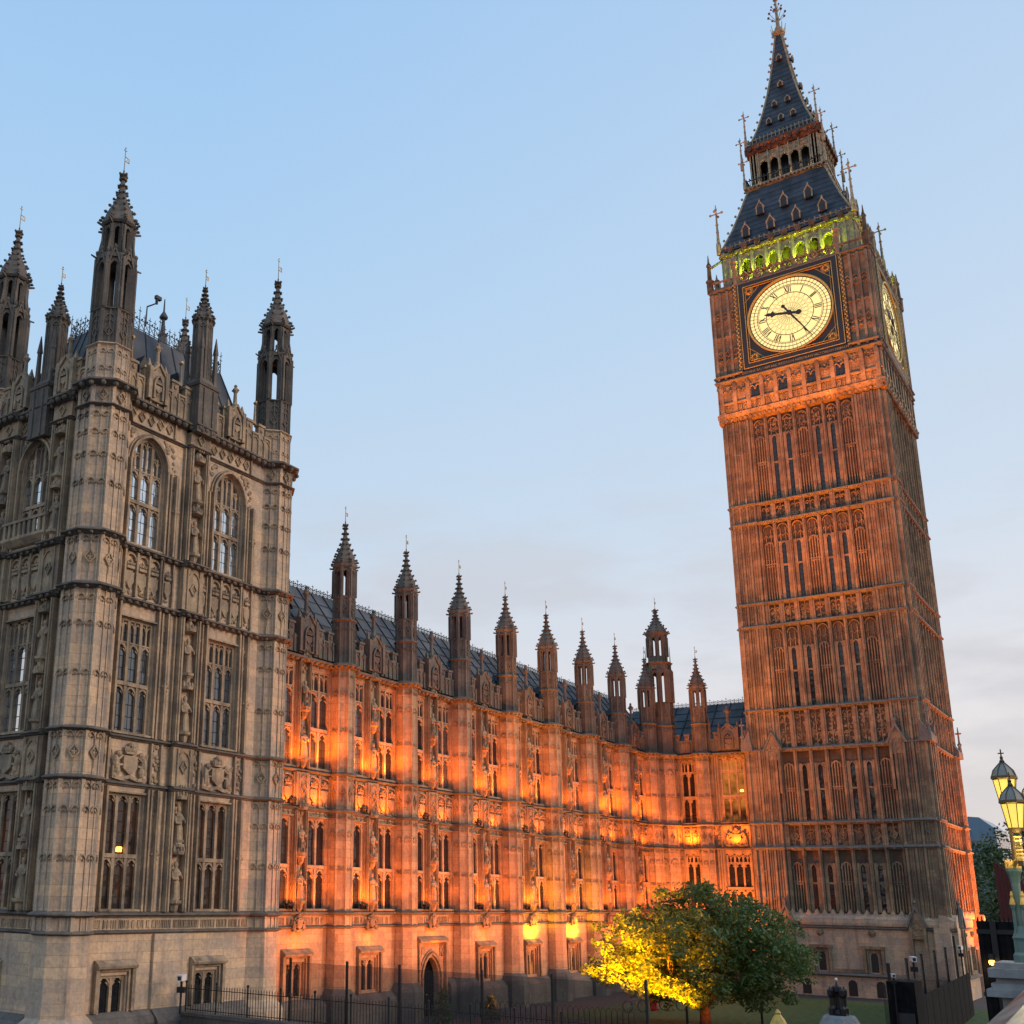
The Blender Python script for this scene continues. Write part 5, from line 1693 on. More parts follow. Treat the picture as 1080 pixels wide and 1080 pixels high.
for rz in (EAST, 0.0, PI / 2, PI):
    link('belfry_arcade', bfm, twr, (0, 0, 0), rz)
    link('belfry_cornice', bcm, twr, (0, 0, 0), rz)
mb = MB(); mb.box(-6.4, 6.4, -6.4, 6.4, 59.4, 59.6); mb.box(-3.9, 3.9, -3.9, 3.9, 59.6, 63.4); mb.box(-5.5, 5.5, -5.5, 5.5, 63.1, 63.7)
part('belfry_floor', mb, twr, M['tower_dark'])
mb = MB()
for sx in (-1, 1):
    for sy in (-1, 1):     # flying buttresslets and corner pinnacles of the clock stage
        mb.tube((sx * 6.5, sy * 6.5, 62.0), (sx * 5.6, sy * 5.6, 63.0), 0.14, 0.1, 6)
part('flying_buttress', mb, twr, M['tower_dark'])['kind'] = 'stuff'

# ---- roofs
def sq_roof(prof, mat, name, seam=0.7):
    mb = MB()
    mb.lathe([(r * math.sqrt(2), z) for r, z in prof], 4, rot=PI / 4)
    mb.cur = 1
    for k in range(4):
        an = PI / 4 + k * PI / 2
        pts = [(r * math.sqrt(2) * math.cos(an), r * math.sqrt(2) * math.sin(an), z) for r, z in prof]
        for p, q in zip(pts, pts[1:]):
            mb.tube(p, q, 0.09, 0.08, 5)
            L_ = (Vector(q) - Vector(p)).length
            n = max(1, int(L_ / 0.75))
            for i in range(n):
                v = Vector(p).lerp(Vector(q), (i + 0.5) / n)
                u = Vector((v.x, v.y, 0)).normalized() * 0.22
                mb.blob(v.x + u.x, v.y + u.y, v.z + 0.08, 0.13, 1, 1, 1, 5)
    mb.cur = 2
    r0, z0 = prof[0]; r1, z1 = prof[-1]
    n = int((z1 - z0) / 0.55)
    for i in range(1, n):           # lapped iron plates
        z = z0 + (z1 - z0) * i / n
        for (ra, za), (rb_, zb) in zip(prof, prof[1:]):
            if za <= z <= zb:
                r = ra + (rb_ - ra) * (z - za) / (zb - za); break
        r += 0.012
        for p, q in (((-r, -r), (r, -r)), ((r, -r), (r, r)), ((r, r), (-r, r)), ((-r, r), (-r, -r))):
            mb.tube((*p, z), (*q, z), 0.022, 0.022, 4)
    return part(name, mb, twr, [M['tower_slate'], M['pale_gilt'], M['tower_slate']])
LRF = [(5.75, 63.7), (5.35, 64.6), (4.7, 66.3), (4.1, 68.2), (3.55, 70.1), (3.3, 70.7)]
lroof = sq_roof(LRF, None, 'roof')
SPF = [(3.1, 75.5), (2.75, 76.2), (2.2, 77.9), (1.72, 79.8), (1.28, 81.9), (0.92, 84.0), (0.6, 86.3), (0.36, 88.2), (0.28, 88.9)]
spire = sq_roof(SPF, None, 'spire')
def rad(prof, z):
    for (ra, za), (rb_, zb) in zip(prof, prof[1:]):
        if za <= z <= zb: return ra + (rb_ - ra) * (z - za) / (zb - za)
def dormer_mesh(w, h):
    mb = MB()
    mb.prism([(-w / 2, 0), (w / 2, 0), (w / 2, h * 0.5), (0, h * 0.86), (-w / 2, h * 0.5)], -0.28, 0.5)
    mb.cur = 1
    for sg in (-1, 1):
        mb.box(sg * w / 2 - 0.05, sg * w / 2 + 0.05, -0.34, -0.24, 0, h * 0.52)
        mb.bar((sg * w * 0.62, h * 0.46), (0, h * 0.94), 0.09, -0.36, -0.2)
    mb.lathe([(0.06, h * 0.88), (0.1, h * 0.97), (0.02, h * 1.15)], 6, 0, -0.28)
    mb.cur = 2
    mb.prism([(-w * 0.3, 0.06), (w * 0.3, 0.06), (w * 0.3, h * 0.42), (0, h * 0.6), (-w * 0.3, h * 0.42)], -0.3, -0.27)
    return mb.mesh('dormer', [M['tower_slate'], M['pale_gilt'], M['dark_frame']])
dmm = dormer_mesh(0.62, 1.35)
dms = dormer_mesh(0.42, 0.6)
for rz in (EAST, 0.0, PI / 2, PI):
    Rm = Matrix.Rotation(rz, 3, 'Z')
    for z, xs in ((64.7, (-3.3, -1.1, 1.1, 3.3)), (67.0, (-2.1, 0.0, 2.1))):
        for x in xs:
            link('dormer', dmm, lroof, Rm @ Vector((x, -rad(LRF, z) - 0.02, z)), rz)
    for z, xs in ((77.6, (-1.1, 0, 1.1)), (79.7, (-0.6, 0.6)), (82.0, (0.0,)), (85.4, (0,))):
        for x in xs:
            link('dormer', dms, spire, Rm @ Vector((x, -rad(SPF, z) - 0.0, z)), rz)
def balus(hw, z, h, step, name, mats, double=False):
    mb = MB()
    for k in range(4):
        mb.X = Matrix.Rotation(k * PI / 2, 4, 'Z')
        n = int(2 * hw / step)
        mb.box(-hw, hw, -hw - 0.04, -hw + 0.04, z + h - 0.06, z + h)
        for i in range(n + 1):
            x = -hw + 2 * hw * i / n
            mb.lathe([(0.045, z), (0.045, z + h), (0.1, z + h + 0.08), (0.02, z + h + 0.22)], 4, x, -hw, PI / 4)
        mb.X = None
    return part(name, mb, twr, mats)
balus(5.62, 63.75, 0.42, 0.42, 'cresting', M['pale_gilt'])
balus(3.0, 75.7, 0.4, 0.34, 'cresting', M['pale_gilt'])
balus(3.42, 70.95, 0.75, 0.32, 'railing', M['dark_frame'])
def gallery():
    mb = MB()
    mb.lathe([(3.3 * 1.414, 70.5), (3.6 * 1.414, 70.7), (3.62 * 1.414, 70.95), (3.3 * 1.414, 70.98)], 4, rot=PI / 4)
    g = 2.95
    for k in range(4):
        mb.X = Matrix.Rotation(k * PI / 2, 4, 'Z')
        mb.cur = 1
        for i in range(20):
            mb.blob(-3.4 + i * 0.358, -3.58, 70.75, 0.12, 1.2, 0.7, 0.9, 5)
        mb.cur = 0
        for i in range(6):
            x = -2.3 + i * 0.92
            mb.box(x - 0.09, x + 0.09, -g - 0.08, -g + 0.25, 70.95, 74.5)
            mb.box(x - 0.04, x + 0.04, -g - 0.16, -g - 0.08, 70.95, 74.6)
            if i < 5:
                xm = x + 0.46
                ap = arch_pts(xm, 0.74, 73.1, 0.55, 5)
                q = len(ap) // 2
                mb.prism([(xm - 0.37, 74.5)] + ap[:q + 1] + [(xm, 74.5)], -g, -g + 0.2)
                mb.prism([(xm + 0.37, 74.5), (xm, 74.5)] + ap[q:], -g, -g + 0.2)
                for zz in (73.95, 74.3): foliage(mb, xm - 0.3, xm + 0.3, zz - 0.1, zz + 0.1, -g - 0.02, 6, 0.06)
        for sg in (-1, 1):
            a, b = sorted((sg * 2.3, sg * 3.0))
            mb.box(a, b, -g - 0.05, -g + 0.7, 70.95, 74.5)
            for x in (2.45, 2.72, 2.98): mb.box(sg * x - 0.05, sg * x + 0.05, -g - 0.13, -g - 0.05, 70.95, 74.5)
        mb.cur = 1
        mb.profile([(-g + 0.2, 74.5), (-g - 0.15, 74.55), (-g - 0.25, 74.8), (-g - 0.25, 75.1), (-g - 0.4, 75.2), (-g - 0.4, 75.45), (-g + 0.2, 75.5)], -3.3, 3.3)
        for i in range(-4, 5):
            x = i * 0.72
            mb.prism([(x - 0.2, 75.35), (x - 0.2, 74.95), (x, 74.7), (x + 0.2, 74.95), (x + 0.2, 75.35)], -g - 0.5, -g - 0.3)
        mb.X = None
    return mb.mesh('lantern_gallery', [M['pale_gilt'], M['rust']])
link('lantern_gallery', gallery(), twr)
mb = MB(); mb.box(-1.9, 1.9, -1.9, 1.9, 70.8, 75.4)
part('lantern_core', mb, twr, M['dark_frame'])
def cross_pinnacle(h, r):
    mb = MB()
    mb.lathe([(r * 2, 0), (r * 2, h * 0.2), (r * 1.2, h * 0.26), (r * 0.9, h * 0.5), (r * 0.5, h * 0.9), (r * 0.3, h)], 6)
    z = h * 0.82
    for k in range(4):
        an = k * PI / 2
        mb.tube((0, 0, z), (h * 0.1 * math.cos(an), h * 0.1 * math.sin(an), z), r * 0.5, r * 0.5, 5)
        mb.blob(h * 0.1 * math.cos(an), h * 0.1 * math.sin(an), z, r * 1.2, 1, 1, 1, 5)
    mb.blob(0, 0, z + h * 0.09, r * 1.2, 1, 1, 1, 5)
    for zz in (0.3, 0.45, 0.6): mb.blob(0, 0, h * zz, r * 1.5, 1, 1, 0.5, 6)
    return mb.mesh('pinnacle', M['pale_gilt'])
pA, pB, pC = cross_pinnacle(5.2, 0.11), cross_pinnacle(3.6, 0.08), cross_pinnacle(4.2, 0.085)
for sx in (-1, 1):
    for sy in (-1, 1):
        link('pinnacle', pA, twr, (sx * 5.75, sy * 5.75, 63.6))
        link('pinnacle', pB, twr, (sx * 3.55, sy * 3.55, 70.8))
        link('pinnacle', pC, twr, (sx * 3.2, sy * 3.2, 75.3))
        link('pinnacle', pB, twr, (sx * 3.62, sy * 3.62, 72.9))
# crown, orbs and cross
mb = MB()
mb.lathe([(0.3, 88.7), (0.62, 89.0), (0.66, 89.25), (0.45, 89.3), (0.4, 89.6), (0.2, 90.0), (0.14, 91.2), (0.1, 92.6), (0.07, 94.5)], 8)
for k in range(8):
    an = k * PI / 4
    mb.tube((0.6 * math.cos(an), 0.6 * math.sin(an), 89.2), (0.72 * math.cos(an), 0.72 * math.sin(an), 90.0), 0.05, 0.03, 4)
    mb.tube((0.1 * math.cos(an), 0.1 * math.sin(an), 90.6), (0.75 * math.cos(an), 0.75 * math.sin(an), 91.3), 0.035, 0.03, 4)
    mb.tube((0.1 * math.cos(an), 0.1 * math.sin(an), 91.8), (0.45 * math.cos(an), 0.45 * math.sin(an), 92.2), 0.03, 0.03, 4)
    mb.cur = 1
    mb.blob(0.8 * math.cos(an), 0.8 * math.sin(an), 91.4, 0.13, 1, 1, 1, 6)
    mb.blob(0.5 * math.cos(an), 0.5 * math.sin(an), 92.25, 0.1, 1, 1, 1, 6)
    mb.cur = 0
mb.blob(0, 0, 93.2, 0.26, 1, 1, 1, 8)
mb.tube((-0.45, 0, 94.0), (0.45, 0, 94.0), 0.05, 0.05, 5); mb.tube((0, -0.45, 94.0), (0, 0.45, 94.0), 0.05, 0.05, 5)
part('crown_finial', mb, spire, [M['pale_gilt'], M['rust']])

# floodlights of the tower: sodium lamps near the ground and below the dial, green lamps in the belfry
up_light('upper_tower_lamp', (72, 19.0, 0.6), (90, 21.0, 46.5), 140000, (1.0, 0.22, 0.016), 0.4, 27, 1.0)
up_light('yard_lamp', (72, 24.0, 0.6), (90, 23.5, 26), 18000, (1.0, 0.25, 0.026), 0.4, 60, 1.0)
up_light('north_lamp', (100.0, 6.0, 0.5), (99.5, 14.2, 11), 60000, (1.0, 0.20, 0.022), 0.3, 80, 1.0)
for t_ in (-3.5, -1.2, 1.2, 3.5):
    up_light('belfry_lamp', (TX - 5.95, TY + t_, 60.5), (TX - 5.45, TY + t_, 63), 560, (0.66, 1.0, 0.02), 0.2, 165)
    up_light('belfry_lamp', (TX - 4.7, TY + t_, 59.75), (TX - 5.0, TY + t_, 63), 2800, (0.36, 1.0, 0.02), 0.2, 170)
    up_light('belfry_lamp', (TX + t_, TY - 5.95, 60.5), (TX + t_, TY - 5.45, 63), 160, (0.75, 1.0, 0.05), 0.2, 165)
    up_light('gallery_lamp', (TX - 3.45, TY + t_ * 0.6, 71.1), (TX - 3.0, TY + t_ * 0.6, 75), 30, (1.0, 0.62, 0.22), 0.1, 150)
for t_ in (-5.2, -2.6, 0, 2.6, 5.2):
    up_light('dial_lamp', (TX - 8.4, TY + t_, 46.2), (TX - 6.4, TY + t_, 51), 700, (1.0, 0.27, 0.04), 0.3, 130, 1.0)

# ================================================================== ground
def sheet(name, pts, z, mat):
    mb = MB(); mb.add([(x, y, z) for x, y in pts], [tuple(range(len(pts)))])
    return structure(name, mb, mat)
sheet('ground', [(-1500, -1500), (2500, -1500), (2500, 2500), (-1500, 2500)], 0.0, M['path'])
sheet('lawn', [(60, 9), (86, 12), (86, 31), (60, 31)][::1], 0.02, M['grass'])
mb = MB(); mb.box(-40, 48, -24, 0.9, 0.05, 4.75)
structure('bridge_road', mb, M['road'])

# ---- bridge parapet with pedestal and lamp standard
def edge(x): return 0.92 + 0.0527 * x
bp_ = thing('bridge_parapet', 'mottled bridge parapet rail with a stone pedestal at the lower right corner', 'parapet', (0, 0, 0))
mb = MB()
xs = [1.5 + i * 0.25 for i in range(230)]
prof = [(-0.5, 4.75), (-0.5, 5.5), (-0.56, 5.56), (-0.5, 5.66), (-0.32, 5.72), (-0.2, 5.72), (-0.04, 5.67), (0.02, 5.56), (-0.06, 5.5), (-0.06, 4.75)]
vs = []; fs = []
for x in xs[::8]:
    for dy, z in prof: vs.append((x, edge(x) + dy, z))
n = len(prof)
for i in range(len(xs[::8]) - 1):
    for k in range(n):
        fs.append((i * n + k, i * n + (k + 1) % n, (i + 1) * n + (k + 1) % n, (i + 1) * n + k))
mb.add(vs, fs)
def rail_mat():
    m, t, b = new_mat('painted_reflection_rail')  # greyish gold tone puts lamp reflections on the iron into the colour
    g = t.nodes.new('ShaderNodeNewGeometry')
    mp = t.nodes.new('ShaderNodeMapping'); mp.inputs['Scale'].default_value = (0.5, 9, 3)
    n_ = t.nodes.new('ShaderNodeTexNoise'); n_.inputs['Scale'].default_value = 1.5; n_.inputs['Detail'].default_value = 5
    r = t.nodes.new('ShaderNodeValToRGB')
    r.color_ramp.elements[0].position = 0.35; r.color_ramp.elements[0].color = (0.09, 0.05, 0.035, 1)
    r.color_ramp.elements[1].position = 0.6; r.color_ramp.elements[1].color = (0.30, 0.29, 0.24, 1)
    t.links.new(g.outputs['Position'], mp.inputs[0]); t.links.new(mp.outputs[0], n_.inputs['Vector'])
    t.links.new(n_.outputs[0], r.inputs[0]); t.links.new(r.outputs[0], b.inputs['Base Color'])
    b.inputs['Roughness'].default_value = 0.3
    return m
M['rail'] = rail_mat()
part('rail', mb, bp_, M['rail'])
mb = MB()
px, py = 19.1, 2.1
mb.box(px - 0.46, px + 0.46, py - 0.46, py + 0.34, 3.0, 5.28)
mb.profile([(-0.6, 5.28), (-0.6, 5.36), (-0.5, 5.46), (0.36, 5.46), (0.46, 5.36), (0.46, 5.28)], -0.72, 0.72) if False else None
for a, z0, z1 in ((0.56, 5.28, 5.38), (0.5, 5.38, 5.46), (0.44, 5.46, 5.54), (0.52, 5.54, 5.66), (0.44, 5.66, 5.74)):
    mb.box(px - a, px + a, py - a + 0.05, py + a - 0.05, z0, z1)
part('pedestal', mb, bp_, M['grey_stone'])

lamp = thing('bridge_lamp', 'green and gold bridge lamp standard with glowing lanterns on a stone pedestal', 'street lamp', (19.05, 2.13, 5.74))
mb = MB()
mb.lathe([(0.34, 0), (0.34, 0.1), (0.28, 0.14), (0.28, 0.3), (0.3, 0.34), (0.24, 0.4), (0.2, 0.5)], 8, rot=PI / 8)
mb.lathe([(0.13, 0.4), (0.11, 0.9), (0.13, 1.1), (0.17, 1.2), (0.22, 1.27), (0.22, 1.31), (0.1, 1.33)], 10)
for k in range(4):
    an = PI / 4 + k * PI / 2
    x, y = 0.2 * math.cos(an), 0.2 * math.sin(an)
    mb.lathe([(0.07, 0.3), (0.055, 0.4), (0.05, 0.72), (0.075, 0.76), (0.085, 0.8)], 6, x, y)
po = part('post', mb, lamp, M['copper']); po.scale = (0.46, 0.46, 1)
mb = MB()
for k in range(12):
    an = k * PI / 6
    mb.lathe([(0.03, 1.31), (0.028, 1.4), (0.008, 1.43)], 5, 0.2 * math.cos(an), 0.2 * math.sin(an))
mb.lathe([(0.2, 1.31), (0.21, 1.36), (0.19, 1.37)], 12)
gc0 = mb; 
for k in range(4):
    mb = MB()
    an = PI / 4 + k * PI / 2
    mb.lathe([(0.095, 0.8), (0.08, 0.84), (0.04, 0.9), (0.05, 0.93), (0.01, 0.99)], 6, 0.2 * math.cos(an), 0.2 * math.sin(an))
    fo = part('knob', mb, lamp, M['gold_paint']); fo.scale = (0.46, 0.46, 1)
mb = gc0
gc_ = part('gilt_collar', mb, lamp, M['gold_paint']); gc_.scale = (0.46, 0.46, 1)
def lantern_parts(loc, stem_z):
    body = MB()
    n = 8
    body.lathe([(0.045, stem_z - loc[2]), (0.035, -0.14), (0.07, -0.12), (0.05, -0.08), (0.1, -0.02), (0.115, 0.0)], 8, 0, 0)
    # ribs and rings
    for k in range(n):
        an = PI / 8 + k * PI / 4
        body.tube((0.115 * math.cos(an), 0.115 * math.sin(an), 0), (0.175 * math.cos(an), 0.175 * math.sin(an), 0.36), 0.008, 0.008, 4)
        pts = [(0.19, 0.4), (0.155, 0.5), (0.09, 0.57), (0.03, 0.63)]
        for p, q in zip(pts, pts[1:]):
            body.tube((p[0] * math.cos(an), p[0] * math.sin(an), p[1]), (q[0] * math.cos(an), q[0] * math.sin(an), q[1]), 0.009, 0.009, 4)
    body.lathe([(0.175, 0.35), (0.205, 0.37), (0.2, 0.41), (0.17, 0.41)], 8, rot=PI / 8)
    body.lathe([(0.03, 0.62), (0.045, 0.64), (0.02, 0.68), (0.03, 0.7), (0.012, 0.73), (0.012, 0.82), (0.004, 0.84)], 6)
    body.tube((-0.045, 0, 0.77), (0.045, 0, 0.77), 0.012, 0.012, 4); body.tube((0, -0.045, 0.77), (0, 0.045, 0.77), 0.012, 0.012, 4)
    f = part('lantern', body, lamp, M['lantern_frame'], loc); f.scale = (0.9, 0.9, 0.95)
    gm = MB(); gm.lathe([(0.108, 0.005), (0.168, 0.35)], 8, rot=PI / 8)
    part('pane', gm, f, M['lantern'])
    rm = MB(); rm.lathe([(0.185, 0.41), (0.15, 0.5), (0.085, 0.57), (0.02, 0.63)], 8, rot=PI / 8)
    part('lantern_roof', rm, f, M['frosted'])
    cm = MB(); cm.blob(0, 0, 0.31, 0.1, 0.9, 0.9, 0.45, 8); 
    part('burner', cm, f, M['lantern_core'])
    d = bpy.data.lights.new('lantern_light', 'POINT'); d.energy = 26; d.color = (1.0, 0.75, 0.3); d.shadow_soft_size = 0.15
    o = bpy.data.objects.new('lantern_light', d); C.objects.link(o); o.parent = f; o.location = (0, 0, -0.25)
M['lantern_frame'] = plain('bronze_lantern_frame', (0.11, 0.075, 0.035), 0.4, 0.6)
M['frosted'] = plain('frosted_lantern_roof', (0.26, 0.24, 0.2), 0.4)
lantern_parts((0.02, -0.04, 2.26), 1.3)
lantern_parts((-0.5, -0.16, 1.86), 1.3)
lantern_parts((0.3, -0.36, 1.98), 1.3)
mb = MB()
for x, y in ((-0.5, -0.16), (0.3, -0.36)):
    mb.tube((0, 0, 1.34), (x * 0.6, y * 0.6, 1.42), 0.035, 0.03, 6); mb.tube((x * 0.6, y * 0.6, 1.42), (x, y, 1.62), 0.03, 0.03, 6); mb.tube((x, y, 1.4), (x, y, 1.8), 0.05, 0.03, 6)
    for i in range(7): mb.blob(x, y, 1.44 + i * 0.05, 0.055, 1, 1, 0.6, 6)
part('arm', mb, lamp, M['gold_paint'])

# ---- tree on the lawn
def leaf_cloud(mb, cx, cy, cz, r, n, size, flat=0.75):
    for _ in range(n):
        while True:
            x, y, z = random.uniform(-1, 1), random.uniform(-1, 1), random.uniform(-1, 1)
            if x * x + y * y + z * z < 1: break
        p = Vector((cx + x * r, cy + y * r, cz + z * r * flat))
        u = Vector((random.gauss(0, 1), random.gauss(0, 1), random.gauss(0, 0.6))).normalized()
        nrm = Vector((random.gauss(x * 0.8, 0.6), random.gauss(y * 0.8, 0.6), random.gauss(0.7, 0.6))).normalized()
        v = nrm.cross(u)
        if v.length < 0.1: continue
        v.normalize()
        u = v.cross(nrm)
        s = size * random.uniform(0.6, 1.35)
        mb.add([tuple(p - u * s), tuple(p + v * s * 0.5 - u * 0.1 * s), tuple(p + u * s), tuple(p - v * s * 0.5 - u * 0.1 * s)], [(0, 1, 2, 3)])
def limb(mb, p, d, ln, r, depth, tips, up=0.15, seg=3):
    q = Vector(p); d = Vector(d).normalized()
    for i in range(seg):
        d2 = (d + Vector((random.gauss(0, .16), random.gauss(0, .16), random.gauss(up * .4, .1)))).normalized()
        q2 = q + d2 * ln / seg
        mb.tube(q, q2, r * (1 - i * 0.22), r * (1 - (i + 1) * 0.22), 7)
        q, d = q2, d2
    if depth == 0:
        tips.append(q); return
    for k in range(3 if depth > 1 else 2):
        dd = (d + Vector((random.gauss(0, .6), random.gauss(0, .6), random.gauss(up, .3)))).normalized()
        limb(mb, q, dd, ln * random.uniform(.6, .85), r * 0.36 * 1.5, depth - 1, tips, up)
RV = Vector((math.cos(YAW), -math.sin(YAW), 0)); FV = Vector((math.sin(YAW), math.cos(YAW), 0))
tree = thing('lawn_tree', 'broad round leafy tree on the lawn, its left side lit yellow by a floodlight', 'tree', (61.2, 22.0, 0))
tb = MB(); tips = []
tb.tube((0, 0, -0.05), (0, 0, 0.7), 0.34, 0.27, 10); tb.tube((0, 0, 0.7), (0.05, 0, 1.2), 0.27, 0.25, 10)
for a_ in (-2.4, -1.1, 0.2, 0.9, 1.6, 3.0):
    dv = RV * math.cos(a_) * 1.0 + FV * math.sin(a_) * 1.0 + Vector((0, 0, 0.9 + 0.3 * math.sin(3 * a_)))
    limb(tb, (0.03, 0, 1.0), dv, 2.7, 0.17, 2, tips, 0.22)
part('trunk', tb, tree, M['bark'])
lb = MB()
cz, rx, rz_ = 4.1, 6.1, 3.35
for t_ in tips: leaf_cloud(lb, t_.x, t_.y, min(t_.z, 6.6), 0.8, 40, 0.12)
cl = 0
random.seed(11)
while cl < 470:
    u = Vector((random.uniform(-1, 1), random.uniform(-1, 1), random.uniform(-1, 1)))
    l_ = u.length
    if l_ > 1 or l_ < 0.35: continue
    if u.z < -0.35 and l_ < 0.7 and u.x * u.x + u.y * u.y < 0.12: continue
    if u.z < -0.9: continue
    wob = 0.86 + 0.12 * math.sin(5 * math.atan2(u.y, u.x) + 2 * u.z) + 0.08 * math.sin(9 * u.z + 3 * u.x)
    p = (RV * u.x * rx + FV * u.y * rx) * wob + Vector((0, 0, cz + u.z * rz_ * wob - 0.25 * abs(u.x) - (0.5 if u.x < 0 else 0.0) * abs(u.x)))
    leaf_cloud(lb, p.x, p.y, p.z, random.uniform(0.45, 0.9), 100, 0.115)
    cl += 1
for k in range(70):            # ragged outer sprays
    u = Vector((random.gauss(0, 1), random.gauss(0, 1), random.gauss(0.25, 0.8))).normalized()
    if u.z < -0.5: continue
    f = random.uniform(0.9, 1.1)
    p = (RV * u.x * rx + FV * u.y * rx) * f * 0.93 + Vector((0, 0, cz + u.z * rz_ * f * 0.95 - 0.4 * abs(u.x)))
    leaf_cloud(lb, p.x, p.y, p.z, random.uniform(0.25, 0.5), random.randint(14, 34), 0.12)
part('crown', lb, tree, M['leaf'])
for lx, ly_, tx_, ty_, tz_, pw in ((54.7, 26.4, 57.9, 25.6, 4.8, 34000), (54.6, 23.9, 58.4, 24.0, 5.4, 36000), (55.8, 21.4, 59.4, 22.6, 5.8, 17000)):
    up_light('tree_lamp', (lx, ly_, 0.3), (tx_, ty_, tz_), pw, (1.0, 0.28, 0.002), 0.2, 74, 1.0)
up_light('tree_lamp', (50.3, 26.6, 0.3), (58.4, 25.2, 4.9), 52000, (1.0, 0.28, 0.002), 0.2, 42, 1.0)
up_light('trunk_lamp', (59.2, 20.4, 0.15), (61.2, 22.0, 2.2), 420, (1.0, 0.20, 0.02), 0.1, 80, 0.8)

# ---- trees and building far beyond the tower
def far_tree(name, label, x, y, h, w, seed, mat):
    random.seed(seed)
    t = thing(name, label, 'tree', (x, y, 0), 0, 'trees beyond the clock tower')
    b = MB(); tp = []
    b.tube((0, 0, 0), (0, 0, h * 0.35), h * 0.03, h * 0.024, 8)
    for k in range(5): limb(b, (0, 0, h * 0.3), (math.cos(k * 1.3), math.sin(k * 1.3), 0.9), h * 0.28, h * 0.014, 1, tp, 0.3)
    part('trunk', b, t, M['bark'])
    lv = MB()
    for k in range(150):
        u = Vector((random.gauss(0, .5), random.gauss(0, .5), random.uniform(-1, 1)))
        rr = math.sqrt(max(0, 1 - u.z * u.z * 0.9))
        leaf_cloud(lv, u.x * w * rr, u.y * w * rr, h * 0.6 + u.z * h * 0.4, w * 0.22, 34, w * 0.05)
    part('crown', lv, t, mat)
far_tree('plane_tree', 'dark tree with a ragged top just right of the clock tower', 158, 20.5, 13.8, 5.0, 3, M['leaf_dark'])
far_tree('plane_tree', 'tall bushy tree showing behind the bridge lamp post', 176, 17.5, 17.0, 6.5, 4, M['leaf_dark'])
far_tree('plane_tree', 'lower rounded tree in front of the tall ones beside the red sheeting', 128, 14.5, 9.6, 4.4, 5, M['leaf_dark'])
far_tree('plane_tree', 'wide tree at the far right edge behind the lanterns', 185, 8.0, 16.5, 7.5, 6, M['leaf_dark'])
off = thing('office_building', 'distant blue glass office roof peeping over the trees', 'building', (230, 30.2, 0))
mb = MB(); mb.prism([(-4, 0), (3.5, 0), (3.5, 19.6), (1.2, 21.6), (-2.6, 22.0), (-4, 21.4)], -8, 8)
part('wall', mb, off, M['blue_glass'], (0, 0, 0), EAST)
mb = MB()
for k in range(6): mb.box(-3.9, 3.4, -8.12, -8.02, 3 + k * 2.9, 3.4 + k * 2.9)
for k in range(5): mb.box(-3.6 + k * 1.6, -3.45 + k * 1.6, -8.1, -8.03, 0, 19.5)
part('window_frame', mb, off, M['grey_stone'], (0, 0, 0), EAST)

# ---- red sheeting
red = thing('red_screen', 'dark red sheeting on a scaffold frame in front of the trees', 'screen', (75, 8.75, 0))
mb = MB()
for i in range(14):
    y = 0.62 - i * 0.1; z1 = 9.1 - i * 0.09
    mb.add([(0, y, 4.9), (0.03 * (i % 2), y - 0.1, 4.9), (0.03 * (i % 2), y - 0.1, z1 - 0.09), (0, y, z1), (0.1, y, 4.9), (0.1, y - 0.1, 4.9), (0.1, y - 0.1, z1 - 0.09), (0.1, y, z1)],
           [(0, 1, 2, 3), (7, 6, 5, 4), (3, 2, 6, 7), (0, 3, 7, 4), (1, 5, 6, 2), (0, 4, 5, 1)])
part('sheet', mb, red, M['red'])
mb = MB()
for y in (0.55, -0.7): mb.tube((0.2, y, 0), (0.2, y, 8.0), 0.05, 0.05, 6)
mb.tube((0.2, 0.6, 6.5), (0.2, -0.75, 6.5), 0.05, 0.05, 6)
part('scaffold', mb, red, M['black_iron'])

# ---- fences
def railing(x0, y0, x1, y1, z0, h, step, name, label, wall=0.0, wmat='plinth', mat='black_iron', post=12):
    t = thing(name, label, 'railing', (x0, y0, 0))
    d = Vector((x1 - x0, y1 - y0, 0)); ln = d.length; d.normalize(); nn = Vector((-d.y, d.x, 0))
    mb = MB()
    n = int(ln / step)
    for i in range(n + 1):
        p = d * (i * step)
        if i % post == 0:
            mb.tube((p.x, p.y, z0), (p.x, p.y, z0 + h * 1.1), 0.04, 0.04, 6); mb.blob(p.x, p.y, z0 + h * 1.13, 0.06, 1, 1, 1, 6)
        else:
            mb.tube((p.x, p.y, z0), (p.x, p.y, z0 + h * 0.96), 0.013, 0.013, 4); mb.tube((p.x, p.y, z0 + h * 0.96), (p.x, p.y, z0 + h * 1.06), 0.022, 0.003, 4)
    part('bars', mb, t, M[mat])
    mb = MB()
    for z in (z0 + 0.1, z0 + h * 0.88): mb.tube((0, 0, z), (d.x * ln, d.y * ln, z), 0.02, 0.02, 4)
    part('rail', mb, t, M[mat])
    if wall:
        mb = MB()
        w = 0.22
        c = [nn * w, nn * -w]
        for zz0, zz1, ww in ((0, wall - 0.12, 0.2), (wall - 0.12, wall, 0.28)):
            a = nn * ww; b = d * ln
            mb.add([(a.x, a.y, zz0), (-a.x, -a.y, zz0), (b.x - a.x, b.y - a.y, zz0), (b.x + a.x, b.y + a.y, zz0), (a.x, a.y, zz1), (-a.x, -a.y, zz1), (b.x - a.x, b.y - a.y, zz1), (b.x + a.x, b.y + a.y, zz1)],
                   [(0, 1, 2, 3), (7, 6, 5, 4), (0, 4, 5, 1), (1, 5, 6, 2), (2, 6, 7, 3), (3, 7, 4, 0)])
        part('base_wall', mb, t, M[wmat])
    return t
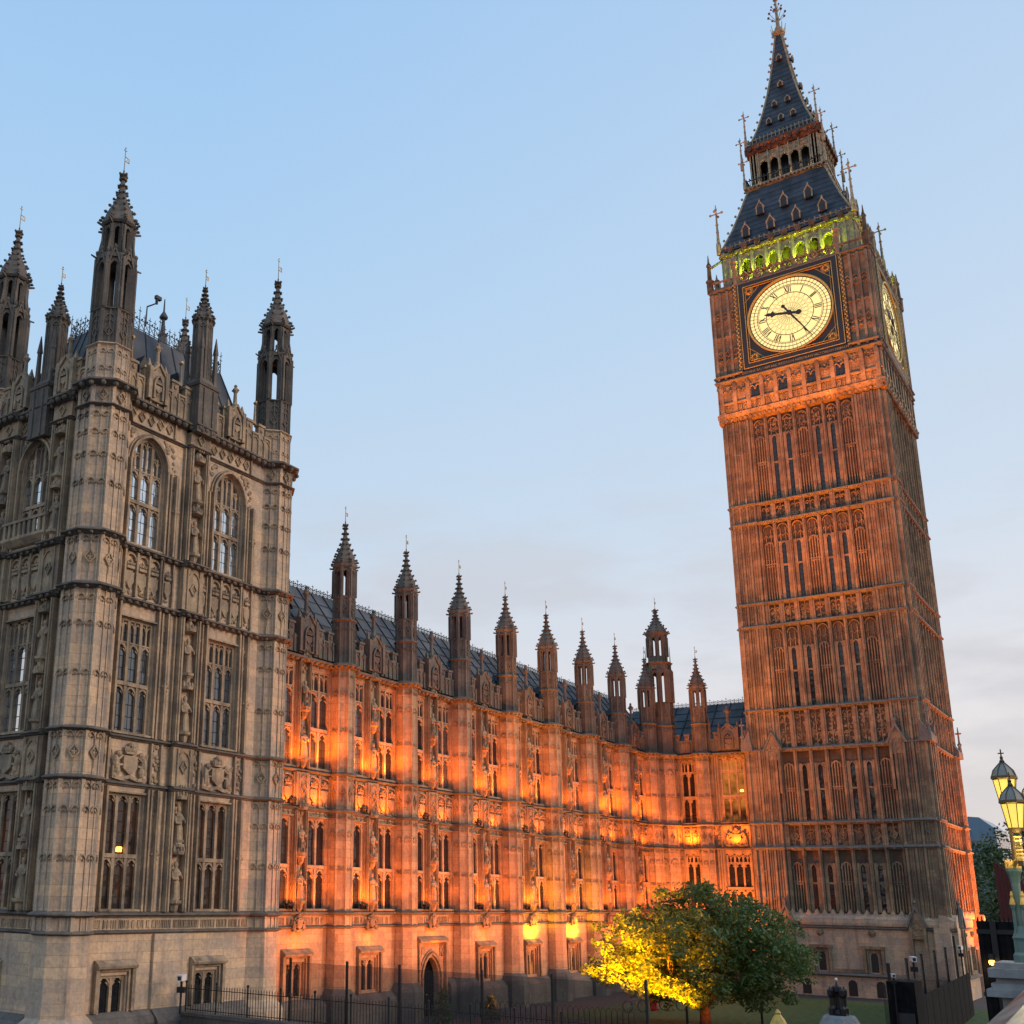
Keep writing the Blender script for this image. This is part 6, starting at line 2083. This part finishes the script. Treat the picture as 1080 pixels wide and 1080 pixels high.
railing(34.0, 33.7, 34.0, 16.0, 1.85, 1.02, 0.14, 'iron_railing', 'black spiked railing on a low dark wall along the bottom left', 1.85)
railing(95.2, 9.0, 99.5, 9.3, 0.0, 2.3, 0.22, 'iron_railing', 'orange lit railing at the foot of the clock tower north side', 0.0)
ms = thing('mesh_fence', 'see through dark mesh security fence on posts in front of the arched door', 'fence', (36.4, 30.2, 0))
mb = MB(); mb.box(-0.015, 0.015, -15.2, 0, 0, 3.85)
part('mesh_panel', mb, ms, M['mesh'])
for y in (0.0, -2.9, -5.4, -9.0, -11.8, -15.2):
    mb = MB(); mb.box(-0.04, 0.04, y - 0.04, y + 0.04, 0, 4.0)
    part('post', mb, ms, M['black_iron'])
D2 = Vector((1, 0.0527, 0)).normalized(); A2 = math.atan2(D2.y, D2.x)
m2 = thing('mesh_fence', 'tall dark mesh fence with posts against the foot of the clock tower', 'fence', (54.75, 11.39, 0), math.atan2(2.18, 30.7))
mb = MB(); mb.box(0, 30.7, -0.015, 0.015, 0, 4.0)
part('mesh_panel', mb, m2, M['mesh'])
mb = MB(); mb.box(0, 30.7, 0.3, 0.33, 0, 3.2)
part('mesh_panel', mb, m2, M['mesh'])
for x in (0.0, 6.1, 12.2, 18.4, 24.5, 30.7):
    mb = MB(); mb.box(x - 0.07, x + 0.07, -0.07, 0.07, 0, 4.6 if x > 30 else 4.05)
    part('post', mb, m2, M['black_iron'])
hd = thing('hoarding_fence', 'black boarded hoarding fence running beside the bridge towards the clock tower', 'fence', (55.9, 10.73, 0), math.atan2(1.56, 25.4))
mb = MB()
for i in range(21):
    x = i * 1.21
    mb.box(x, x + 1.19, -0.04 - 0.01 * (i % 2), 0.04, 0, 2.5)
    mb.box(x + 1.19, x + 1.21, -0.02, 0.02, 0, 2.48)
part('boards', mb, hd, M['timber'])
gp = thing('gate_pier', 'black boarded gate housing with small cameras at the end of the hoarding', 'gate', (54.6, 10.75, 0))
mb = MB(); mb.box(-0.8, 0.9, -0.5, 0.6, 0, 3.35)
for k in range(5): mb.box(-0.83, -0.8, -0.45 + k * 0.22, -0.33 + k * 0.22, 0.2, 3.2)
part('boards', mb, gp, M['timber'])
mb = MB(); mb.box(-0.9, -0.82, -0.4, 0.3, 1.5, 2.1)
part('panel', mb, gp, M['dark_frame'])
hut = thing('security_hut', 'tall black timber gate hut with a small lit lamp beside the bridge pedestal', 'hut', (45.0, 5.6, 0))
mb = MB(); mb.box(0, 2.6, -0.78, 0.78, 0, 6.02)
for k in range(8): mb.box(-0.03, 0.0, -0.78 + k * 0.2, -0.66 + k * 0.2, 0, 5.95)
for k in range(12): mb.lathe([(0.03, 6.02), (0.02, 6.14), (0.002, 6.22)], 4, 0.05, -0.75 + k * 0.135)
part('boards', mb, hut, M['timber'])
for y in (0.28, -0.82):
    mb = MB(); mb.box(-0.16, 0.0, y - 0.09, y + 0.09, 0, 6.05); part('post', mb, hut, M['black_iron'])
mb = MB(); mb.box(-0.1, 0.02, -0.8, 0.8, 3.55, 3.7); mb.box(-0.1, 0.02, -0.8, 0.8, 5.6, 5.75); part('beam', mb, hut, M['black_iron'])
mb = MB(); mb.box(-0.3, -0.1, 0.36, 0.5, 4.75, 4.95); hl = part('lamp', mb, hut, M['dark_frame'])
mb = MB(); mb.blob(-0.22, 0.43, 4.68, 0.11, 1, 1, 1, 8); part('bulb', mb, hl, M['lamp_glow'])
up_light('hut_lamp', (44.6, 6.05, 4.6), (45.0, 5.9, 4.4), 12, (1, 0.5, 0.15), 0.1, 160)
mb = MB(); mb.box(-0.06, -0.03, -0.1, 0.2, 3.0, 3.3); part('notice', mb, hut, M['white'])
# low hoop railing round the lawn
hp = thing('hoop_railing', 'low black hooped railing at the left edge of the lawn', 'railing', (57.0, 33.5, 0), R(8))
mb = MB()
for i in range(30):
    y = -i * 0.3
    a_ = [( -0.14 + 0.28 * k / 6, 0.75 + 0.22 * math.sin(PI * k / 6)) for k in range(7)]
    mb.tube((0, y - 0.14, 0), (0, y - 0.14, 0.75), 0.015, 0.015, 4); mb.tube((0, y + 0.14, 0), (0, y + 0.14, 0.75), 0.015, 0.015, 4)
    for p, q in zip(a_, a_[1:]): mb.tube((0, y + p[0], p[1]), (0, y + q[0], q[1]), 0.015, 0.015, 4)
part('hoops', mb, hp, M['black_iron'])['kind'] = 'stuff'

# ---- stone pier with black iron lantern group, gilded finial
pr = thing('stone_pier', 'grey stone gate pier topped by a black iron lantern cluster in front of the lawn', 'gate pier', (40.0, 9.95, 0))
mb = MB(); mb.box(-0.5, 0.5, -0.5, 0.5, 0, 2.5)
mb.lathe([(0.72, 2.5), (0.74, 2.6), (0.66, 2.7), (0.52, 2.95), (0.46, 3.02)], 8, rot=PI / 8)
part('pillar', mb, pr, M['grey_stone'])
mb = MB()
mb.lathe([(0.42, 3.0), (0.44, 3.08), (0.3, 3.16), (0.26, 3.3)], 8)
for k in range(4):
    an = PI / 4 + k * PI / 2
    x, y = 0.3 * math.cos(an), 0.3 * math.sin(an)
    mb.lathe([(0.12, 3.05), (0.13, 3.35), (0.07, 3.45), (0.06, 3.75), (0.12, 3.85), (0.13, 4.05), (0.05, 4.12), (0.02, 4.2)], 7, x, y)
mb.lathe([(0.14, 3.2), (0.1, 3.9), (0.2, 4.0), (0.18, 4.18), (0.05, 4.26), (0.02, 4.4)], 8)
il = part('iron_lantern', mb, pr, M['black_iron'], (0, 0, 0.55)); il.scale = (0.8, 0.8, 0.8)
mb = MB(); mb.blob(0, 0, 4.13, 0.05, 1, 1, 1, 6); part('bulb', mb, pr, M['white'])
gf = thing('gilded_finial_post', 'slim black gatepost with a gilded crown shaped finial at the bottom edge', 'gatepost', (30.0, 8.93, 0))
mb = MB(); mb.box(-0.12, 0.12, -0.12, 0.12, 0, 3.3); part('post', mb, gf, M['black_iron'])
mb = MB(); mb.lathe([(0.2, 3.3), (0.24, 3.36), (0.2, 3.42), (0.22, 3.55), (0.16, 3.68), (0.07, 3.8), (0.08, 3.84), (0.02, 3.92)], 6)
for k in range(6): mb.blob(0.2 * math.cos(k * PI / 3), 0.2 * math.sin(k * PI / 3), 3.45, 0.05, 1, 1, 1.6, 5)
part('finial', mb, gf, M['gold_paint'])

# ---- clipped bushes, cameras, bicycles, posts
def bush(label, x, y, h, w, seed):
    random.seed(seed)
    t = thing('clipped_bush', label, 'bush', (x, y, 0), 0, 'bushes by the arched door')
    b = MB()
    for k in range(26):
        f = random.random()
        r = w * (1 - f) * 0.8
        an = random.uniform(0, 6.28)
        leaf_cloud(b, r * math.cos(an), r * math.sin(an), 0.15 + f * h * 0.9, 0.24, 40, 0.07)
    part('foliage', b, t, M['leaf_dark'])
    b = MB(); b.tube((0, 0, 0), (0, 0, h * 0.5), 0.05, 0.03, 6); part('stem', b, t, M['bark'])
bush('dark cone shaped bush in front of the arched door', 51.3, 32.2, 1.9, 0.7, 21)
bush('small round bush right of the arched door', 55.2, 31.6, 1.3, 0.6, 22)
def camera_unit(name, label, loc, rz, post=0.0, sc=1.0):
    t = thing(name, label, 'camera', loc, rz)
    mb = MB(); mb.box(-0.11, 0.11, -0.36, 0.3, 0.06, 0.26); mb.box(-0.13, 0.13, -0.45, 0.3, 0.26, 0.29)
    part('housing', mb, t, M['white'])
    mb = MB(); mb.box(-0.04, 0.04, -0.04, 0.04, -0.18, 0.06); mb.box(-0.16, 0.16, -0.12, 0.12, -0.4, -0.18)
    if post: mb.tube((0, 0, -post), (0, 0, -0.2), 0.05, 0.05, 6)
    part('bracket', mb, t, M['black_iron'])
    mb = MB(); mb.box(-0.07, 0.07, -0.37, -0.35, 0.09, 0.23); part('lens', mb, t, M['dark_frame'])
    t.scale = (sc, sc, sc)
    return t
camera_unit('security_camera', 'white security camera over the spiked railing at the pavilion wall', (33.1, 33.1, 3.05), R(-60), 1.2)
camera_unit('security_camera', 'white security camera on top of the black gate housing', (54.9, 10.4, 4.1), R(-70), 0.75, 0.9)
camera_unit('security_camera', 'small white camera at the left edge of the black gate housing', (53.6, 11.0, 3.5), R(-70), 3.4, 0.6)
camera_unit('security_camera', 'white camera on the end post of the tower foot fence', (85.2, 13.2, 3.7), R(-90), 3.6, 1.0)
t = thing('roof_camera', 'dark camera on a bent pole above the pavilion roof', 'camera', (31.3, 36.0, 32.6))
mb = MB(); mb.tube((0, 0, -0.3), (0.02, 0, 1.0), 0.06, 0.05, 6); mb.tube((0.02, 0, 1.0), (0.75, -0.1, 1.5), 0.05, 0.045, 6); mb.tube((0.75, -0.1, 1.45), (0.75, -0.1, 1.75), 0.09, 0.11, 8)
part('pole', mb, t, M['black_iron'])
mb = MB(); mb.box(0.62, 1.1, -0.22, 0.02, 1.78, 2.0); part('housing', mb, t, M['black_iron']); t.scale = (0.7, 0.7, 0.8)
def bicycle(label, x, y, rz):
    t = thing('bicycle', label, 'bicycle', (x, y, 0), rz, 'bicycles under the tree')
    def wheel(cx):
        b = MB()
        p = [(cx + 0.33 * math.cos(k * PI / 12), 0.35 + 0.33 * math.sin(k * PI / 12)) for k in range(25)]
        b.strip(p, 0.045, -0.02, 0.02); b.cur = 1
        for k in range(10):
            an = k * PI / 5
            b.bar((cx, 0.35), (cx + 0.31 * math.cos(an), 0.35 + 0.31 * math.sin(an)), 0.008, -0.005, 0.005)
        part('wheel', b, t, [M['tyre'], M['chrome']])
    wheel(-0.52); wheel(0.52)
    b = MB()
    for p, q in (((-0.52, .35), (-0.05, .33)), ((-0.05, .33), (-0.2, .82)), ((-0.52, .35), (-0.18, .75)), ((-0.05, .33), (0.38, .8)), ((-0.18, .75), (0.36, .82)), ((0.52, .35), (0.36, .95))):
        b.tube((p[0], 0, p[1]), (q[0], 0, q[1]), 0.022, 0.022, 6)
    part('frame', b, t, M['chrome'])
    b = MB(); b.tube((0.34, -0.26, 1.0), (0.34, 0.26, 1.0), 0.018, 0.018, 6); b.tube((0.36, 0, .95), (0.34, 0, 1.0), 0.02, 0.02, 6); part('handlebar', b, t, M['black_iron'])
    b = MB(); b.blob(-0.22, 0, 0.88, 0.14, 1, 0.55, 0.35, 7); part('saddle', b, t, M['tyre'])
bicycle('bicycle with pale wheel rims standing left of the tree trunk', 66.6, 28.2, R(-35))
bicycle('bicycle nearer the tree trunk beside the red sack', 69.6, 27.0, R(-50))
t = thing('red_item', 'small red sack standing between the two bicycles', 'item', (68.3, 27.7, 0))  # unidentified red thing, its bag shape is a guess
mb = MB(); mb.lathe([(0.16, 0), (0.24, 0.15), (0.25, 0.6), (0.16, 0.9), (0.05, 1.0), (0.09, 1.12)], 9); part('bag', mb, t, M['cloth_red'])
for lab, x, y in (('slim grey post just left of the tree trunk', 59.6, 22.4), ('slim dark post on the lawn right of the tree trunk', 65.6, 20.4)):
    t = thing('lawn_post', lab, 'post', (x, y, 0), 0, 'posts on the lawn')
    mb = MB(); mb.tube((0, 0, 0), (0, 0, 2.2), 0.07, 0.06, 8); mb.lathe([(0.09, 2.2), (0.1, 2.3), (0.02, 2.4)], 8); part('shaft', mb, t, M['black_iron'])
